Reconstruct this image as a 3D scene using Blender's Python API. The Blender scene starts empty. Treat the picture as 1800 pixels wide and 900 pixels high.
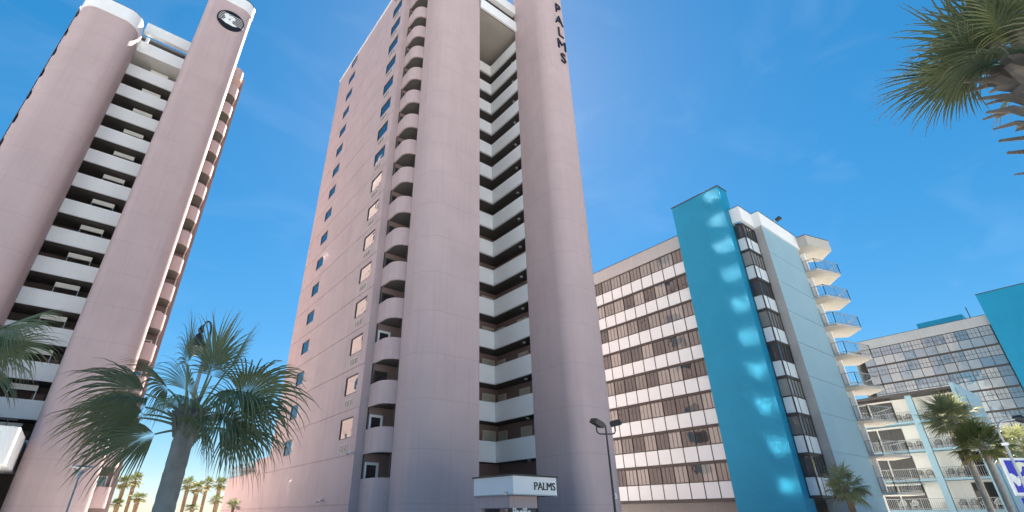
import bpy, math, random
from mathutils import Vector, Matrix
random.seed(7)
S = bpy.context.scene
COL = S.collection
R = math.radians

# ------------------------------------------------------------------ camera, sky, sun, exposure
# World axes: +X runs along the street fronts to the right, +Y runs away from the street to the sea.
CAM_H = 1.7
YAW, PITCH = 37.2486, 27.913
cam = bpy.data.cameras.new('camera')
cam.sensor_width = 36.0
cam.lens = 860.0 / 1800.0 * 36.0
cam.shift_x = (900 - 845) / 1800.0
cam.shift_y = 3.4 / 1800.0
cam.clip_start, cam.clip_end = 0.1, 6000
cam_o = bpy.data.objects.new('camera', cam)
cam_o.location = (0, 0, CAM_H)
cam_o.rotation_euler = (R(90 + PITCH), 0, R(-YAW))
COL.objects.link(cam_o)
S.camera = cam_o

SUN_HEAD, SUN_ELEV = 40.0, 47.0        # heading clockwise from +Y
SKY_STRENGTH, SUN_STRENGTH, EXPOSURE = 0.056, 5.0, 2.36
W = bpy.data.worlds.new('World'); S.world = W; W.use_nodes = True
wn, wl = W.node_tree.nodes, W.node_tree.links
wn.clear()
sky = wn.new('ShaderNodeTexSky'); sky.sky_type = 'NISHITA'; sky.sun_disc = False
sky.sun_elevation = R(SUN_ELEV); sky.sun_rotation = R(SUN_HEAD)
sky.altitude = 0; sky.air_density = 1.0; sky.dust_density = 0.12; sky.ozone_density = 6.0
gam = wn.new('ShaderNodeGamma'); gam.inputs[1].default_value = 0.61   # hazy bright sky, evenly exposed
hsv = wn.new('ShaderNodeHueSaturation'); hsv.inputs['Saturation'].default_value = 1.66; hsv.inputs['Hue'].default_value = 0.495
# faint wisps of cirrus
tc = wn.new('ShaderNodeTexCoord'); mp = wn.new('ShaderNodeMapping')
mp.inputs['Scale'].default_value = (2.2, 5.5, 7.0); mp.inputs['Rotation'].default_value = (0.3, 0.2, 0.9)
nz = wn.new('ShaderNodeTexNoise'); nz.inputs['Scale'].default_value = 1.6; nz.inputs['Detail'].default_value = 7; nz.inputs['Distortion'].default_value = 0.6
cr = wn.new('ShaderNodeValToRGB'); cr.color_ramp.elements[0].position = 0.52; cr.color_ramp.elements[1].position = 0.9
mx = wn.new('ShaderNodeMixRGB'); mx.inputs[2].default_value = (5.0, 5.6, 6.2, 1)
mul = wn.new('ShaderNodeMath'); mul.operation = 'MULTIPLY'; mul.inputs[1].default_value = 0.06
bg = wn.new('ShaderNodeBackground'); bg.inputs['Strength'].default_value = SKY_STRENGTH
wo = wn.new('ShaderNodeOutputWorld')
wl.new(sky.outputs[0], gam.inputs[0]); wl.new(gam.outputs[0], hsv.inputs['Color']); wl.new(tc.outputs['Generated'], mp.inputs[0]); wl.new(mp.outputs[0], nz.inputs['Vector'])
wl.new(nz.outputs['Fac'], cr.inputs[0]); wl.new(cr.outputs[0], mul.inputs[0]); wl.new(mul.outputs[0], mx.inputs[0])
wl.new(hsv.outputs[0], mx.inputs[1]); wl.new(mx.outputs[0], bg.inputs['Color']); wl.new(bg.outputs[0], wo.inputs[0])

sl = bpy.data.lights.new('sun', 'SUN'); sl.energy = SUN_STRENGTH; sl.angle = R(0.5); sl.color = (1.0, 0.93, 0.82)
so = bpy.data.objects.new('sun', sl); COL.objects.link(so)
sd = Vector((math.sin(R(SUN_HEAD)) * math.cos(R(SUN_ELEV)), math.cos(R(SUN_HEAD)) * math.cos(R(SUN_ELEV)), math.sin(R(SUN_ELEV))))
so.rotation_euler = sd.to_track_quat('Z', 'Y').to_euler(); so.location = (0, 0, 80)

vs = S.view_settings
vs.view_transform = 'Standard'; vs.look = 'None'; vs.exposure = EXPOSURE; vs.gamma = 1.0; vs.use_curve_mapping = False
S.render.engine = 'CYCLES'
cy = S.cycles
cy.use_denoising = True; cy.max_bounces = 8; cy.diffuse_bounces = 4; cy.glossy_bounces = 4; cy.transmission_bounces = 4
cy.caustics_reflective = True; cy.caustics_refractive = False; cy.blur_glossy = 0.0
cy.sample_clamp_indirect = 0.0
cy.use_guiding = True; cy.use_surface_guiding = True

# ------------------------------------------------------------------ materials
def new_mat(name):
    m = bpy.data.materials.new(name); m.use_nodes = True
    nt = m.node_tree; b = nt.nodes['Principled BSDF']
    return m, nt, b

def paint(name, col, rough=0.75, var=0.10, bump=0.15, scale=1.2, streak=0.0, joint=None, spec=0.3, metal=0.0, dirt=(0.25, 0.2, 0.17)):
    """Painted or rendered surface: mottled tone, rain streaks, fine bump, optional faint pour joints each joint metres."""
    m, nt, b = new_mat(name); N, L = nt.nodes, nt.links
    co = N.new('ShaderNodeTexCoord')
    n1 = N.new('ShaderNodeTexNoise'); n1.inputs['Scale'].default_value = scale * 0.35; n1.inputs['Detail'].default_value = 6; n1.inputs['Roughness'].default_value = 0.6
    L.new(co.outputs['Object'], n1.inputs['Vector'])
    rmp = N.new('ShaderNodeMapRange'); rmp.inputs[1].default_value = 0.25; rmp.inputs[2].default_value = 0.75
    rmp.inputs[3].default_value = 1 - var; rmp.inputs[4].default_value = 1 + var
    L.new(n1.outputs['Fac'], rmp.inputs[0])
    vm = N.new('ShaderNodeVectorMath'); vm.operation = 'SCALE'; vm.inputs[0].default_value = col
    L.new(rmp.outputs[0], vm.inputs['Scale'])
    out = vm.outputs[0]
    if streak > 0:
        mpn = N.new('ShaderNodeMapping'); mpn.inputs['Scale'].default_value = (3.0, 3.0, 0.12)
        n2 = N.new('ShaderNodeTexNoise'); n2.inputs['Scale'].default_value = 1.4; n2.inputs['Detail'].default_value = 5
        L.new(co.outputs['Object'], mpn.inputs[0]); L.new(mpn.outputs[0], n2.inputs['Vector'])
        r2 = N.new('ShaderNodeMapRange'); r2.inputs[1].default_value = 0.5; r2.inputs[2].default_value = 0.78; r2.inputs[3].default_value = 0; r2.inputs[4].default_value = streak
        L.new(n2.outputs['Fac'], r2.inputs[0])
        mm = N.new('ShaderNodeMixRGB'); mm.inputs[2].default_value = (*[c * d * 2.2 for c, d in zip(col, dirt)], 1)
        L.new(r2.outputs[0], mm.inputs[0]); L.new(out, mm.inputs[1]); out = mm.outputs[0]
    if joint:
        sx = N.new('ShaderNodeSeparateXYZ'); L.new(co.outputs['Object'], sx.inputs[0])
        a = N.new('ShaderNodeMath'); a.operation = 'ADD'; a.inputs[1].default_value = -joint[1]
        d = N.new('ShaderNodeMath'); d.operation = 'DIVIDE'; d.inputs[1].default_value = joint[0]
        f = N.new('ShaderNodeMath'); f.operation = 'FRACT'
        lt = N.new('ShaderNodeMath'); lt.operation = 'LESS_THAN'; lt.inputs[1].default_value = 0.022
        ms = N.new('ShaderNodeMath'); ms.operation = 'MULTIPLY'; ms.inputs[1].default_value = 0.2
        L.new(sx.outputs[2], a.inputs[0]); L.new(a.outputs[0], d.inputs[0]); L.new(d.outputs[0], f.inputs[0]); L.new(f.outputs[0], lt.inputs[0]); L.new(lt.outputs[0], ms.inputs[0])
        mj = N.new('ShaderNodeMixRGB'); mj.inputs[2].default_value = (*[c * 0.55 for c in col], 1)
        L.new(ms.outputs[0], mj.inputs[0]); L.new(out, mj.inputs[1]); out = mj.outputs[0]
    L.new(out, b.inputs['Base Color'])
    b.inputs['Roughness'].default_value = rough; b.inputs['Specular IOR Level'].default_value = spec; b.inputs['Metallic'].default_value = metal
    if bump > 0:
        n3 = N.new('ShaderNodeTexNoise'); n3.inputs['Scale'].default_value = 14; n3.inputs['Detail'].default_value = 4
        n4 = N.new('ShaderNodeTexNoise'); n4.inputs['Scale'].default_value = 0.7; n4.inputs['Detail'].default_value = 2
        ad = N.new('ShaderNodeMath'); ad.operation = 'MULTIPLY_ADD'; ad.inputs[1].default_value = 4.0
        L.new(co.outputs['Object'], n3.inputs['Vector']); L.new(co.outputs['Object'], n4.inputs['Vector'])
        L.new(n4.outputs['Fac'], ad.inputs[0]); L.new(n3.outputs['Fac'], ad.inputs[2])
        bp = N.new('ShaderNodeBump'); bp.inputs['Strength'].default_value = bump; bp.inputs['Distance'].default_value = 0.03
        L.new(ad.outputs[0], bp.inputs['Height']); L.new(bp.outputs[0], b.inputs['Normal'])
    return m

def glass(name, base, ior=2.4, rough=0.015, wav=0.02, blinds=0.0):
    """Reflective glazing: dark room behind, strong mirror, slight waviness; blinds lighten some panes."""
    m, nt, b = new_mat(name); N, L = nt.nodes, nt.links
    b.inputs['Base Color'].default_value = (*base, 1); b.inputs['Roughness'].default_value = rough; b.inputs['IOR'].default_value = ior
    co = N.new('ShaderNodeTexCoord'); n = N.new('ShaderNodeTexNoise'); n.inputs['Scale'].default_value = 0.8; n.inputs['Detail'].default_value = 2
    oi = N.new('ShaderNodeObjectInfo')
    va = N.new('ShaderNodeVectorMath'); va.operation = 'ADD'
    L.new(co.outputs['Object'], va.inputs[0]); L.new(oi.outputs['Location'], va.inputs[1])
    L.new(va.outputs[0], n.inputs['Vector'])
    bp = N.new('ShaderNodeBump'); bp.inputs['Strength'].default_value = wav; bp.inputs['Distance'].default_value = 0.4
    L.new(n.outputs['Fac'], bp.inputs['Height']); L.new(bp.outputs[0], b.inputs['Normal'])
    if blinds > 0:
        wv = N.new('ShaderNodeTexWave'); wv.bands_direction = 'Y'; wv.inputs['Scale'].default_value = 2.6; wv.inputs['Distortion'].default_value = 0.4
        L.new(co.outputs['Object'], wv.inputs['Vector'])
        rr = N.new('ShaderNodeMapRange'); rr.inputs[1].default_value = 0.35; rr.inputs[2].default_value = 0.7; rr.inputs[3].default_value = 0.0; rr.inputs[4].default_value = blinds
        L.new(oi.outputs['Random'], rr.inputs[0])
        mw = N.new('ShaderNodeMath'); mw.operation = 'MULTIPLY_ADD'; mw.inputs[1].default_value = 0.35; mw.inputs[2].default_value = 0.65
        L.new(wv.outputs['Fac'], mw.inputs[0])
        m2 = N.new('ShaderNodeMath'); m2.operation = 'MULTIPLY'; L.new(rr.outputs[0], m2.inputs[0]); L.new(mw.outputs[0], m2.inputs[1])
        mc = N.new('ShaderNodeMixRGB'); mc.inputs[1].default_value = (*base, 1); mc.inputs[2].default_value = (0.42, 0.41, 0.38, 1)
        L.new(m2.outputs[0], mc.inputs[0]); L.new(mc.outputs[0], b.inputs['Base Color'])
    return m

def leaf_mat(name, green, tip):
    m, nt, b = new_mat(name); N, L = nt.nodes, nt.links
    at = N.new('ShaderNodeVertexColor'); at.layer_name = 'Col'
    sp = N.new('ShaderNodeSeparateColor'); L.new(at.outputs[0], sp.inputs[0])
    co = N.new('ShaderNodeTexCoord'); n = N.new('ShaderNodeTexNoise'); n.inputs['Scale'].default_value = 3.0; n.inputs['Detail'].default_value = 3
    L.new(co.outputs['Object'], n.inputs['Vector'])
    g2 = N.new('ShaderNodeMixRGB'); g2.inputs[1].default_value = (*[c * 0.7 for c in green], 1); g2.inputs[2].default_value = (green[0] * 1.5, green[1] * 1.35, green[2] * 1.1, 1)
    L.new(n.outputs['Fac'], g2.inputs[0])
    g3 = N.new('ShaderNodeMixRGB'); g3.inputs[2].default_value = (green[0] * 2.6, green[1] * 1.9, green[2] * 1.0, 1)
    L.new(sp.outputs[1], g3.inputs[0]); L.new(g2.outputs[0], g3.inputs[1])
    mxn = N.new('ShaderNodeMixRGB'); mxn.inputs[2].default_value = (*tip, 1)
    L.new(sp.outputs[0], mxn.inputs[0]); L.new(g3.outputs[0], mxn.inputs[1])
    L.new(mxn.outputs[0], b.inputs['Base Color']); b.inputs['Roughness'].default_value = 0.5; b.inputs['Specular IOR Level'].default_value = 0.35
    tr = N.new('ShaderNodeBsdfTranslucent'); L.new(mxn.outputs[0], tr.inputs[0])
    ms = N.new('ShaderNodeMixShader'); ms.inputs[0].default_value = 0.28
    o = N['Material Output']; L.new(b.outputs[0], ms.inputs[1]); L.new(tr.outputs[0], ms.inputs[2]); L.new(ms.outputs[0], o.inputs[0])
    return m

PINK = (0.458, 0.347, 0.338)
M = {}
M['pink'] = paint('pink_stucco', PINK, var=0.07, streak=0.22, bump=0.25)
M['pink_shaft'] = paint('pink_stucco_shaft', PINK, var=0.06, streak=0.14, bump=0.22, joint=(2.775, 2.30))
M['pink_shade'] = paint('pink_stucco_shade', (0.24, 0.175, 0.165), var=0.08, bump=0.2)  # pink stucco with the shade of the recesses put into its colour
M['shade_wall'] = paint('walkway_wall_shade', (0.10, 0.08, 0.075), var=0.15, bump=0.1)  # wall colour darkened to carry the shade inside the walkway gaps
M['joint'] = paint('joint_sealant', (0.14, 0.10, 0.09), var=0.1, bump=0)
M['white'] = paint('white_masonry_paint', (0.74, 0.735, 0.72), var=0.04, streak=0.12, bump=0.12, dirt=(0.36, 0.35, 0.33))
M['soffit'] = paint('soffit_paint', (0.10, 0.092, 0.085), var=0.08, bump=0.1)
M['soffit_tan'] = paint('soffit_tan_paint', (0.34, 0.31, 0.27), var=0.08, bump=0.1)
M['roof_felt'] = paint('roof_felt', (0.22, 0.21, 0.20), var=0.2, bump=0.2)
M['black_metal'] = paint('black_metal', (0.02, 0.02, 0.022), rough=0.45, var=0.2, bump=0.0, spec=0.5)
M['bronze'] = paint('bronze_frame', (0.035, 0.03, 0.027), rough=0.5, var=0.15, bump=0.0, spec=0.5)
M['alu'] = paint('aluminium', (0.45, 0.46, 0.47), rough=0.4, var=0.1, bump=0.0, metal=0.7)
M['steel'] = paint('galvanised_pole', (0.30, 0.31, 0.31), rough=0.5, var=0.15, bump=0.05, metal=0.4)
M['grille'] = paint('cream_grille', (0.60, 0.52, 0.46), rough=0.6, var=0.06, bump=0.0)
M['door'] = paint('door_paint', (0.50, 0.47, 0.40), rough=0.5, var=0.05, bump=0.0)
M['cream'] = paint('cream_render', (0.76, 0.745, 0.69), var=0.05, streak=0.12, bump=0.15)
M['teal'] = paint('teal_paint', (0.006, 0.212, 0.355), rough=0.6, var=0.07, streak=0.10, bump=0.2)
M['lightblue'] = paint('light_blue_paint', (0.25, 0.38, 0.435), rough=0.7, var=0.05, streak=0.15, bump=0.15, dirt=(0.32, 0.32, 0.32))
M['greywall'] = paint('grey_render', (0.36, 0.345, 0.33), var=0.06, streak=0.15, bump=0.15)
M['fascia'] = paint('fascia_grey', (0.34, 0.345, 0.345), var=0.05, streak=0.2, bump=0.1)
M['spandrel'] = paint('spandrel_panel', (0.57, 0.61, 0.62), rough=0.45, var=0.04, streak=0.08, bump=0.04, dirt=(0.38, 0.36, 0.33))
M['balc'] = paint('balcony_paint', (0.43, 0.40, 0.355), var=0.06, streak=0.1, bump=0.15, dirt=(0.36, 0.34, 0.3))
M['concrete'] = paint('concrete', (0.42, 0.41, 0.39), var=0.12, streak=0.2, bump=0.3)
M['asphalt'] = paint('asphalt', (0.055, 0.055, 0.058), rough=0.9, var=0.2, bump=0.6)
M['sand'] = paint('sand', (0.52, 0.45, 0.34), rough=0.95, var=0.08, bump=0.4)
M['paving'] = paint('pale_concrete_paving', (0.52, 0.52, 0.52), rough=0.9, var=0.14, bump=0.35)
M['sea'] = paint('sea_water', (0.03, 0.10, 0.13), rough=0.15, var=0.1, bump=0.4, spec=0.5)
M['line'] = paint('road_line_paint', (0.75, 0.73, 0.65), var=0.15, bump=0.1)
M['glass'] = glass('window_glass', (0.015, 0.02, 0.028), ior=2.6, wav=0.07)
M['glass_side'] = glass('added_mirror_glass', (0.70, 0.71, 0.70), ior=1.5, wav=0.010, rough=0.05)
M['glass_side'].node_tree.nodes['Principled BSDF'].inputs['Metallic'].default_value = 1.0   # made-up mirror finish on unseen windows, throws stronger sun onto the facades opposite
M['glass_side_flat'] = glass('added_mirror_glass_flat', (0.86, 0.86, 0.84), ior=1.5, wav=0.005, rough=0.043)
M['glass_side_flat'].node_tree.nodes['Principled BSDF'].inputs['Metallic'].default_value = 1.0  # same added mirror finish, flatter panes
M['glass_hotel'] = glass('hotel_glass', (0.03, 0.031, 0.032), ior=1.75, wav=0.05, blinds=0.6)
M['glass_dark'] = glass('dark_door_glass', (0.02, 0.02, 0.02), ior=1.45, wav=0.03)
M['glass_blue'] = glass('blue_tint_glass', (0.13, 0.19, 0.24), ior=1.8, wav=0.05, blinds=0.5)
M['dark_room'] = paint('dark_interior', (0.03, 0.028, 0.027), var=0.3, bump=0)
M['lamp_lens'] = paint('lamp_lens', (0.55, 0.55, 0.52), rough=0.2, var=0.02, bump=0)
M['lantern_lens'] = paint('lantern_lens', (0.33, 0.30, 0.26), rough=0.25, var=0.05, bump=0)
M['bark'] = paint('palm_bark', (0.36, 0.315, 0.265), rough=0.9, var=0.3, bump=0.8, scale=9, streak=0.3)
M['bark_far'] = paint('palm_bark_brown', (0.20, 0.13, 0.08), rough=0.9, var=0.3, bump=0.5, scale=6)
M['boot'] = paint('palm_boot', (0.27, 0.215, 0.165), rough=0.85, var=0.35, bump=0.5, scale=12)
M['leaf'] = leaf_mat('palm_leaf', (0.14, 0.19, 0.125), (0.40, 0.26, 0.13))
M['leaf_far'] = leaf_mat('palm_leaf_far', (0.07, 0.11, 0.04), (0.28, 0.17, 0.06))
M['petiole'] = paint('palm_petiole', (0.22, 0.25, 0.12), rough=0.5, var=0.2, bump=0.1, scale=6)
M['sign_blue'] = paint('sign_blue', (0.012, 0.02, 0.42), rough=0.35, var=0.04, bump=0, spec=0.5)
M['sign_white'] = paint('sign_white', (0.78, 0.77, 0.74), rough=0.4, var=0.03, bump=0)
M['sign_cream'] = paint('sign_cream', (0.72, 0.72, 0.52), rough=0.4, var=0.03, bump=0)
M['letter'] = paint('black_letter', (0.015, 0.015, 0.017), rough=0.4, var=0.1, bump=0)
M['plastic'] = paint('white_plastic', (0.72, 0.71, 0.66), rough=0.4, var=0.03, bump=0, spec=0.5)
M['tan_furn'] = paint('dark_brown_furniture', (0.06, 0.045, 0.035), rough=0.6, var=0.2, bump=0)

# ------------------------------------------------------------------ mesh builder
class MB:
    def __init__(s): s.v = []; s.f = []; s.c = []; s.m = []; s.cur = 0
    def pt(s, p, c=None):
        s.v.append(tuple(p)); s.c.append(c or (0, 0, 0)); return len(s.v) - 1
    def face(s, idx): s.f.append(tuple(idx)); s.m.append(s.cur)
    def quad(s, *ps): s.face([s.pt(p) for p in ps]); return s
    def box(s, x0, x1, y0, y1, z0, z1):
        i = [s.pt(p) for p in ((x0, y0, z0), (x1, y0, z0), (x1, y1, z0), (x0, y1, z0), (x0, y0, z1), (x1, y0, z1), (x1, y1, z1), (x0, y1, z1))]
        for q in ((3, 2, 1, 0), (4, 5, 6, 7), (0, 1, 5, 4), (1, 2, 6, 5), (2, 3, 7, 6), (3, 0, 4, 7)): s.face([i[k] for k in q])
        return s
    def obox(s, mat, sx, sy, sz):
        h = [Vector((x, y, z)) for z in (-sz / 2, sz / 2) for x, y in ((-sx / 2, -sy / 2), (sx / 2, -sy / 2), (sx / 2, sy / 2), (-sx / 2, sy / 2))]
        i = [s.pt(mat @ p) for p in h]
        for q in ((3, 2, 1, 0), (4, 5, 6, 7), (0, 1, 5, 4), (1, 2, 6, 5), (2, 3, 7, 6), (3, 0, 4, 7)): s.face([i[k] for k in q])
        return s
    def prism(s, poly, z0, z1, cap=True):
        n = len(poly)
        a = [s.pt((x, y, z0)) for x, y in poly]; b = [s.pt((x, y, z1)) for x, y in poly]
        for k in range(n): s.face((a[k], a[(k + 1) % n], b[(k + 1) % n], b[k]))
        if cap: s.face(a[::-1]); s.face(b)
        return s
    def ribbon(s, path, z0, z1, t, inward=1):
        """Thin upright wall following an open plan path, t thick on its left side."""
        n = len(path); off = []
        for k in range(n):
            a = Vector(path[max(k - 1, 0)]); b = Vector(path[min(k + 1, n - 1)]); d = (b - a).normalized()
            off.append((path[k][0] - d.y * t * inward, path[k][1] + d.x * t * inward))
        poly = list(path) + off[::-1]
        a = [s.pt((x, y, z0)) for x, y in poly]; b = [s.pt((x, y, z1)) for x, y in poly]; m = len(poly)
        for k in range(m): s.face((a[k], a[(k + 1) % m], b[(k + 1) % m], b[k]))
        for k in range(n - 1):
            s.face((a[k], a[m - 1 - k], a[m - 2 - k], a[k + 1])); s.face((b[k], b[k + 1], b[m - 2 - k], b[m - 1 - k]))
        return s
    def tube(s, pts, rad, n=8, cap=True):
        rings = []
        pts = [Vector(p) for p in pts]
        for k, p in enumerate(pts):
            d = (pts[min(k + 1, len(pts) - 1)] - pts[max(k - 1, 0)]).normalized()
            ref = Vector((0, 0, 1)) if abs(d.z) < 0.95 else Vector((1, 0, 0))
            u = d.cross(ref).normalized(); w = d.cross(u)
            r = rad[k] if isinstance(rad, (list, tuple)) else rad
            rings.append([s.pt(p + (u * math.cos(t) + w * math.sin(t)) * r) for t in [2 * math.pi * j / n for j in range(n)]])
        for a, b in zip(rings, rings[1:]):
            for j in range(n): s.face((a[j], a[(j + 1) % n], b[(j + 1) % n], b[j]))
        if cap: s.face(rings[0][::-1]); s.face(rings[-1])
        return s
    def bar(s, p, q, w, h=None):
        p, q = Vector(p), Vector(q); d = q - p
        m = Matrix.Translation((p + q) / 2) @ d.to_track_quat('X', 'Z').to_matrix().to_4x4()
        return s.obox(m, d.length, w, h or w)
    def facade(s, p0, u, U0, U1, z0, z1, holes=(), depth=0.05, inward=None, back=True):
        """Wall sheet from p0 along unit u with rectangular recesses (u0,u1,z0,z1[,depth]) cut in; inward = unit vector into the wall."""
        us = sorted({U0, U1, *[h[0] for h in holes], *[h[1] for h in holes]}); zs = sorted({z0, z1, *[h[2] for h in holes], *[h[3] for h in holes]})
        P = lambda a, z, d=0.0: (p0[0] + u[0] * a + inward[0] * d, p0[1] + u[1] * a + inward[1] * d, z)
        def inh(a, z):
            for h in holes:
                if h[0] < a < h[1] and h[2] < z < h[3]: return h
            return None
        for z_a, z_b in zip(zs, zs[1:]):
            run = None
            for a, b in zip(us, us[1:]):
                if inh((a + b) / 2, (z_a + z_b) / 2): run = None; continue
                s.quad(P(a, z_a), P(b, z_a), P(b, z_b), P(a, z_b))
        for h in holes:
            d = h[4] if len(h) > 4 else depth; a, b, c, e = h[:4]
            s.quad(P(a, c), P(a, c, d), P(a, e, d), P(a, e)); s.quad(P(b, c), P(b, e), P(b, e, d), P(b, c, d))
            s.quad(P(a, c), P(b, c), P(b, c, d), P(a, c, d)); s.quad(P(a, e), P(a, e, d), P(b, e, d), P(b, e))
            if back: s.quad(P(a, c, d), P(b, c, d), P(b, e, d), P(a, e, d))
        return s
    def build(s, name, mat, parent=None, smooth=None, origin=None):
        if origin is None:
            origin = Vector((0, 0, 0)); q = parent
            while q is not None: origin = origin + Vector(q.location); q = q.parent
        me = bpy.data.meshes.new(name)
        me.from_pydata([(x - origin[0], y - origin[1], z - origin[2]) for x, y, z in s.v], [], s.f)
        mats = mat if isinstance(mat, (list, tuple)) else [mat]
        for m in mats: me.materials.append(m)
        if len(mats) > 1: me.polygons.foreach_set('material_index', s.m)
        if any(c != (0, 0, 0) for c in s.c):
            ca = me.color_attributes.new('Col', 'FLOAT_COLOR', 'POINT')
            ca.data.foreach_set('color', [x for c in s.c for x in (*c, 1.0)])
        if smooth is not None:
            me.shade_smooth(); me.set_sharp_from_angle(angle=R(smooth))
        me.update()
        o = bpy.data.objects.new(name, me); COL.objects.link(o)
        if parent is not None: o.parent = parent
        else: o.location = origin
        return o

def thing(name, loc, label, cat, group=None):
    o = bpy.data.objects.new(name, None); COL.objects.link(o); o.empty_display_size = 0.3
    o.location = loc; o['label'] = label; o['category'] = cat
    if group: o['group'] = group
    return o
def tag(o, label, cat, group=None):
    o['label'] = label; o['category'] = cat
    if group: o['group'] = group
    return o
def struct(o): o['kind'] = 'structure'; return o
def kids(o): return list(o.children)
def dup(o, parent=None, loc=None):
    c = o.copy(); COL.objects.link(c)
    if parent is not None: c.parent = parent
    if loc is not None: c.location = loc
    for ch in kids(o): dup(ch, c)
    return c
def shift(o, parent, d):
    """Copy of part o (with its sub-parts) moved by d."""
    return dup(o, parent, tuple(a + b for a, b in zip(o.location, d)))
def arc(cx, cy, r, a0, a1, n=10):
    return [(cx + r * math.cos(R(a0 + (a1 - a0) * k / n)), cy + r * math.sin(R(a0 + (a1 - a0) * k / n))) for k in range(n + 1)]
def rrect(x0, x1, y0, y1, rs, n=12):
    """Plan rectangle; rs = corner radii at (x0,y0),(x1,y0),(x1,y1),(x0,y1)."""
    out = []
    for (cx, cy, a), r in zip(((x0, y0, 180), (x1, y0, 270), (x1, y1, 0), (x0, y1, 90)), rs):
        if r <= 0: out.append((cx, cy)); continue
        mx_, my_ = (cx + r if cx == x0 else cx - r), (cy + r if cy == y0 else cy - r)
        out += arc(mx_, my_, r, a, a + 90, n)
    return out
def text_mesh(body, size, depth, bold=0.0, xs=1.0):
    cu = bpy.data.curves.new('lettering', 'FONT'); cu.body = body; cu.size = size; cu.extrude = depth / 2; cu.offset = bold
    cu.align_x = 'CENTER'; cu.align_y = 'CENTER'
    o = bpy.data.objects.new('lettering', cu); COL.objects.link(o)
    me = bpy.data.meshes.new_from_object(o); bpy.data.objects.remove(o); bpy.data.curves.remove(cu)
    for v in me.vertices: v.co.x *= xs
    return me
def text_obj(name, body, size, depth, mat, parent, world, rot, bold=0.0, xs=1.0):
    """Raised lettering; rot turns the text's own x/y plane."""
    me = text_mesh(body, size, depth, bold, xs); me.materials.clear(); me.materials.append(mat)
    o = bpy.data.objects.new(name, me); COL.objects.link(o)
    off = Vector((0, 0, 0)); q = parent
    while q is not None: off += Vector(q.location); q = q.parent
    o.parent = parent; o.location = Vector(world) - off; o.rotation_euler = rot
    return o
FACE_STREET = (R(90), 0, 0)            # text read from -Y side
FH = 2.775                             # storey height of all the towers

# ------------------------------------------------------------------ setting: ground, street, beach, sea
mb = MB(); mb.quad((-1500, -1500, 0), (1500, -1500, 0), (1500, 72, 0), (-1500, 72, 0)); struct(mb.build('ground', M['paving']))
mb = MB(); mb.quad((-1500, -22, 0.004), (1500, -22, 0.004), (1500, -9, 0.004), (-1500, -9, 0.004)); struct(mb.build('road', M['asphalt']))
mb = MB(); mb.box(-1500, 1500, -9, -8.7, 0, 0.13); mb.box(-1500, 1500, -22.3, -22, 0, 0.13); struct(mb.build('kerb', M['concrete']))
mb = MB(); mb.quad((-1500, -15.58, 0.008), (1500, -15.58, 0.008), (1500, -15.46, 0.008), (-1500, -15.46, 0.008)); mb.quad((-1500, -15.3, 0.008), (1500, -15.3, 0.008), (1500, -15.18, 0.008), (-1500, -15.18, 0.008))
struct(mb.build('road_markings', M['line']))
mb = MB(); mb.quad((-1500, 72, -0.02), (1500, 72, -0.02), (1500, 135, -0.6), (-1500, 135, -0.6)); struct(mb.build('beach', M['sand']))
mb = MB(); mb.quad((-3000, 135, -0.6), (3000, 135, -0.6), (3000, 4000, -0.6), (-3000, 4000, -0.6)); struct(mb.build('sea', M['sea']))

# ------------------------------------------------------------------ building pieces
def win_proto(parent, p0, u, inward, w, h, z, gm, depth=0.06, vbars=(), fw=0.06, fm=None):
    """A window at plan point p0 (its start), running along u; frame with a pane sub-part."""
    P = lambda a, d: (p0[0] + u[0] * a + inward[0] * d, p0[1] + u[1] * a + inward[1] * d)
    def slab(mb, a0, a1, d0, d1, z0, z1):
        q = [P(a0, d0), P(a1, d0), P(a1, d1), P(a0, d1)]
        mb.prism(q, z0, z1)
    f = MB()
    slab(f, 0, w, 0.015, depth - 0.004, z, z + fw); slab(f, 0, w, 0.015, depth - 0.004, z + h - fw, z + h)
    slab(f, 0, fw, 0.015, depth - 0.004, z + fw, z + h - fw); slab(f, w - fw, w, 0.015, depth - 0.004, z + fw, z + h - fw)
    for vb in vbars: slab(f, vb * w - 0.02, vb * w + 0.02, 0.02, depth - 0.004, z + fw, z + h - fw)
    fo = f.build('window', fm or M['bronze'], parent)
    g = MB(); a = [P(fw, depth - 0.03), P(w - fw, depth - 0.03)]
    g.quad((*a[0], z + fw), (*a[1], z + fw), (*a[1], z + h - fw), (*a[0], z + h - fw))
    g.build('pane', gm, fo)
    return fo

def balcony_proto(root, path, door, k_z, h=1.40, name='balcony'):
    pass

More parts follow.
